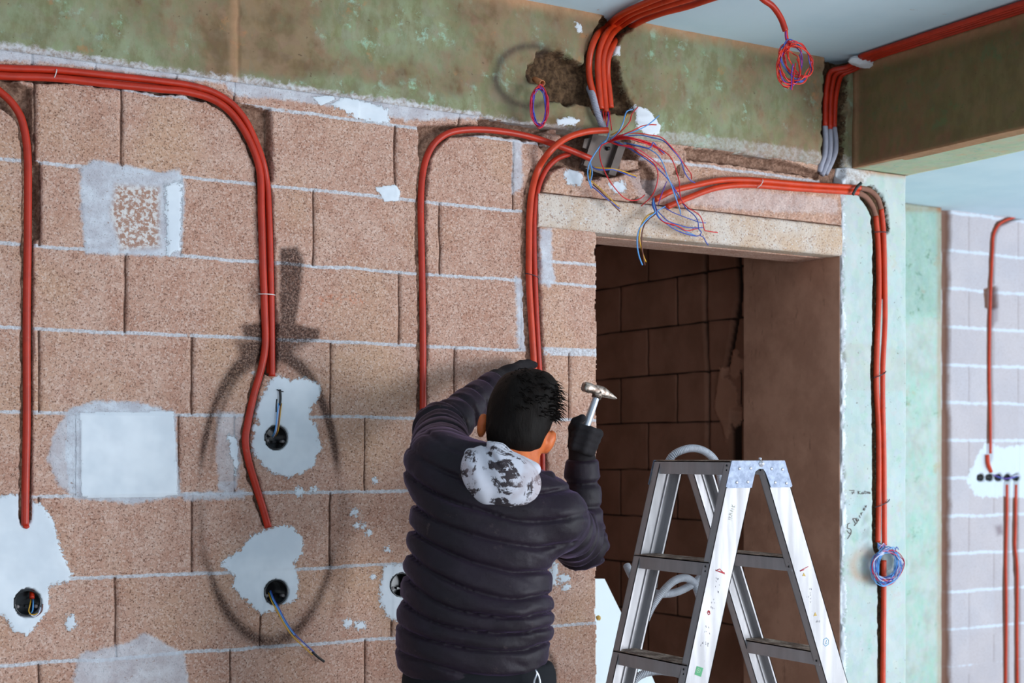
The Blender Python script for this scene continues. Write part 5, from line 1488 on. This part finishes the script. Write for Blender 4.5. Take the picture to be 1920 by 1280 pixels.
# hood lying on the back
HRt = roll(16)
HC = cs(940,898,3.380)
def hood(Q):
    D = ell(Q, HC, (.096, .068, .050), HRt)
    D = smin(D, ell(Q, cs(905,868,3.40), (.046, .048, .042), roll(30)), .02)
    D = smin(D, cap(Q, cs(884,852,3.43), cs(905,842,3.45), .016, .018), .012)
    D = smin(D, cap(Q, cs(905,842,3.45), cs(940,846,3.43), .016, .016), .010)
    D = smin(D, cap(Q, cs(940,846,3.43), cs(1000,880,3.42), .016, .018), .014)
    # soft folds
    q = (Q - HC) @ HRt
    D = D - .006*np.sin(q[..., 0]*60 + q[..., 1]*50)*np.exp(-((q[..., 0]+.05)/.05)**2) - n3(Q, 18, 61, 3)*.010
    D = D + .010*np.exp(-((q[..., 0]*.8 + q[..., 1] + .0 - .018)/.006)**2) * sstep(.02, -.04, q[..., 0])
    return D
skin('hood', hood, tuple(HC - .16), tuple(HC + .17), .0045, M_HOOD, root, 'white hood lining with dark brush-stroke print')
def collar(Q):
    D = cap(Q, cs(1000,896,3.44), cs(1030,893,3.46), .016, .014)
    return smin(D, cap(Q, cs(1008,902,3.44), cs(1034,900,3.45), .012, .010), .008) - n3(Q, 40, 66, 3)*.006
skin('collar', collar, tuple(cs(1015,898,3.45) - .07), tuple(cs(1015,898,3.45) + .07), .004, M_JACKET, root)
# gloves: left hand reaches across to the conduits, right hand grips the hammer
def chain(Q, pts, rs):
    D = None
    for i in range(len(pts)-1):
        d = cap(Q, pts[i], pts[i+1], rs[i], rs[i+1]); D = d if D is None else smin(D, d, .004)
    return D
def gloveL(Q):
    D = cap(Q, WRL - .25*(WRL-ELL_)/np.linalg.norm(WRL-ELL_)*.06, cs(930,713,3.97), .037, .031)
    D = smin(D, ell(Q, cs(950,702,4.02), (.046, .026, .045), roll(-24)), .02)
    tips = [  # index on top, then the others lower, bent on the conduit
        [cs(962,690,4.05), cs(976,683,4.085), cs(990,681,4.105), cs(1002,684,4.115)],
        [cs(965,697,4.05), cs(980,692,4.09), cs(993,694,4.105), cs(1001,700,4.10)],
        [cs(965,704,4.045), cs(980,702,4.085), cs(992,706,4.095), cs(998,712,4.085)],
        [cs(962,711,4.035), cs(975,712,4.07), cs(985,717,4.08), cs(990,722,4.07)]]
    for t, r in zip(tips, (.0115, .0115, .011, .010)): D = smin(D, chain(Q, t, [r*1.12, r*1.05, r, r*.85]), .004)
    th = [cs(945,712,4.0), cs(962,722,4.03), cs(980,726,4.05), cs(992,722,4.07)]
    D = smin(D, chain(Q, th, [.016, .013, .012, .010]), .006)
    return D - n3(Q, 60, 70, 2)*.002
skin('glove', gloveL, tuple(cs(955,705,4.0) - .13), tuple(cs(965,700,4.05) + .11), .0032, M_GLOVE, root, 'dark glove of the raised left hand')
HA, HB = cs(1082,848,3.60), cs(1120,739,3.62)       # hammer handle ends
hx = (HB-HA)/np.linalg.norm(HB-HA)
def gloveR(Q):
    D = cap(Q, WRR, cs(1090,845,3.635), .036, .032)
    D = smin(D, ell(Q, cs(1092,822,3.650), (.034, .040, .022), roll(14)), .015)
    # four fingers wrap over the handle from the right, towards the camera
    for i, t in enumerate((.62, .44, .27, .11)):
        c = HA + hx*np.linalg.norm(HB-HA)*t*.62
        side = np.array([1.0, -.30, 0]); side = side/np.linalg.norm(side); fr = np.array([0, 0, -1.0])
        r = .0115 - .0008*i
        pts = [c + side*.030 - fr*.030, c + side*.034 + fr*.002, c + side*.012 + fr*.026, c - side*.014 + fr*.022, c - side*.022 + fr*.006]
        D = smin(D, chain(Q, pts, [r*1.15, r*1.1, r*1.05, r, r*.85]), .0045)
    c = HA + hx*np.linalg.norm(HB-HA)*.42
    D = smin(D, chain(Q, [cs(1078,836,3.65), c + np.array([-.028,.0,.020]), c + np.array([-.024,.014,-.008]), c + np.array([-.010,.024,-.020])], [.017,.0145,.013,.0105]), .006)
    return D - n3(Q, 60, 75, 2)*.002
skin('glove', gloveR, tuple(cs(1090,825,3.63) - .085), tuple(cs(1090,825,3.63) + .09), .0032, M_GLOVE, root, 'dark glove gripping the hammer')

# hammer held in the right hand
W_ = lambda p: Vector(to_world(np.array([p]))[0])
ham = empty('hammer', W_(HA), 'steel-handled hammer with a wedge peen raised in the gloved right hand', 'hammer')
n = NT('worn_steel', .42, .8, .5)
M_HSTEEL = n.done(n.mix(n.map(n.noise(60, 5, .7), .4, .62), srgb(108,90,80), srgb(196,180,168)))
M_HHAND = plain('pale_handle_metal', srgb(186,188,196), .35, .75, .5)
m = MB(); m.tube([W_(HA + hx*.025), W_(HA + hx*.06), W_(HB)], .0088, 12, .01, rfun=lambda L, t: 1.25 - .3*t); m.build('handle', M_HHAND, ham)
m = MB()
h0, h1 = cs(1094,724,3.60), cs(1154,742,3.645)
dx = (h1-h0); Lh = np.linalg.norm(dx); dx = dx/Lh; upv = np.array([0,1.0,0]) - dx*dx[1]; upv /= np.linalg.norm(upv); sv = np.cross(dx, upv)
prof = [(0, .0105, .0105, 0), (.04, .0125, .0125, 0), (.20, .0128, .0125, 0), (.28, .0105, .0105, 0), (.36, .0130, .0115, 0), (.58, .0135, .0115, 0), (.66, .0115, .011, -.001), (.82, .0075, .0105, -.003), (1.0, .0018, .0100, -.007)]
rings = []
for t, ru, rs_, sh in prof:
    c = h0 + dx*Lh*t + upv*sh
    rings.append([W_(c + upv*ru*math.copysign(abs(math.sin(a))**.7, math.sin(a)) + sv*rs_*math.copysign(abs(math.cos(a))**.7, math.cos(a))) for a in np.linspace(0, 2*math.pi, 17)[:-1]])
V = [q for r_ in rings for q in r_]; F = []
for i in range(len(rings)-1):
    for k in range(16): F.append((i*16+k, (i+1)*16+k, (i+1)*16+(k+1)%16, i*16+(k+1)%16))
F.append(tuple(range(16))); F.append(tuple(range(len(V)-16, len(V)))[::-1])
m.add(V, F); m.build('head', M_HSTEEL, ham)
m = MB(); c = cs(1119,742,3.62); m.tube([W_(c - hx*.006), W_(c + hx*.012)], .0125, 14, .004, rfun=lambda L, t: 1.0); m.build('collar', M_HSTEEL, ham)
# pliers in the back pocket
pl = empty('pliers', W_(cs(1003,1275,3.36)), 'bright metal pliers sticking out of the right back pocket', 'pliers')
for q in ([(1000,1300,3.345),(1002,1275,3.335),(1007,1262,3.335),(1004,1255,3.335)], [(1014,1300,3.345),(1012,1275,3.34),(1009,1264,3.338),(1006,1258,3.336)]):
    m = MB(); m.tube([W_(cs(*p)) for p in q], .0038, 8, .006, flat=.6, rfun=lambda L, t: 1 - .5*t); m.build('handle', M_HHAND, pl)
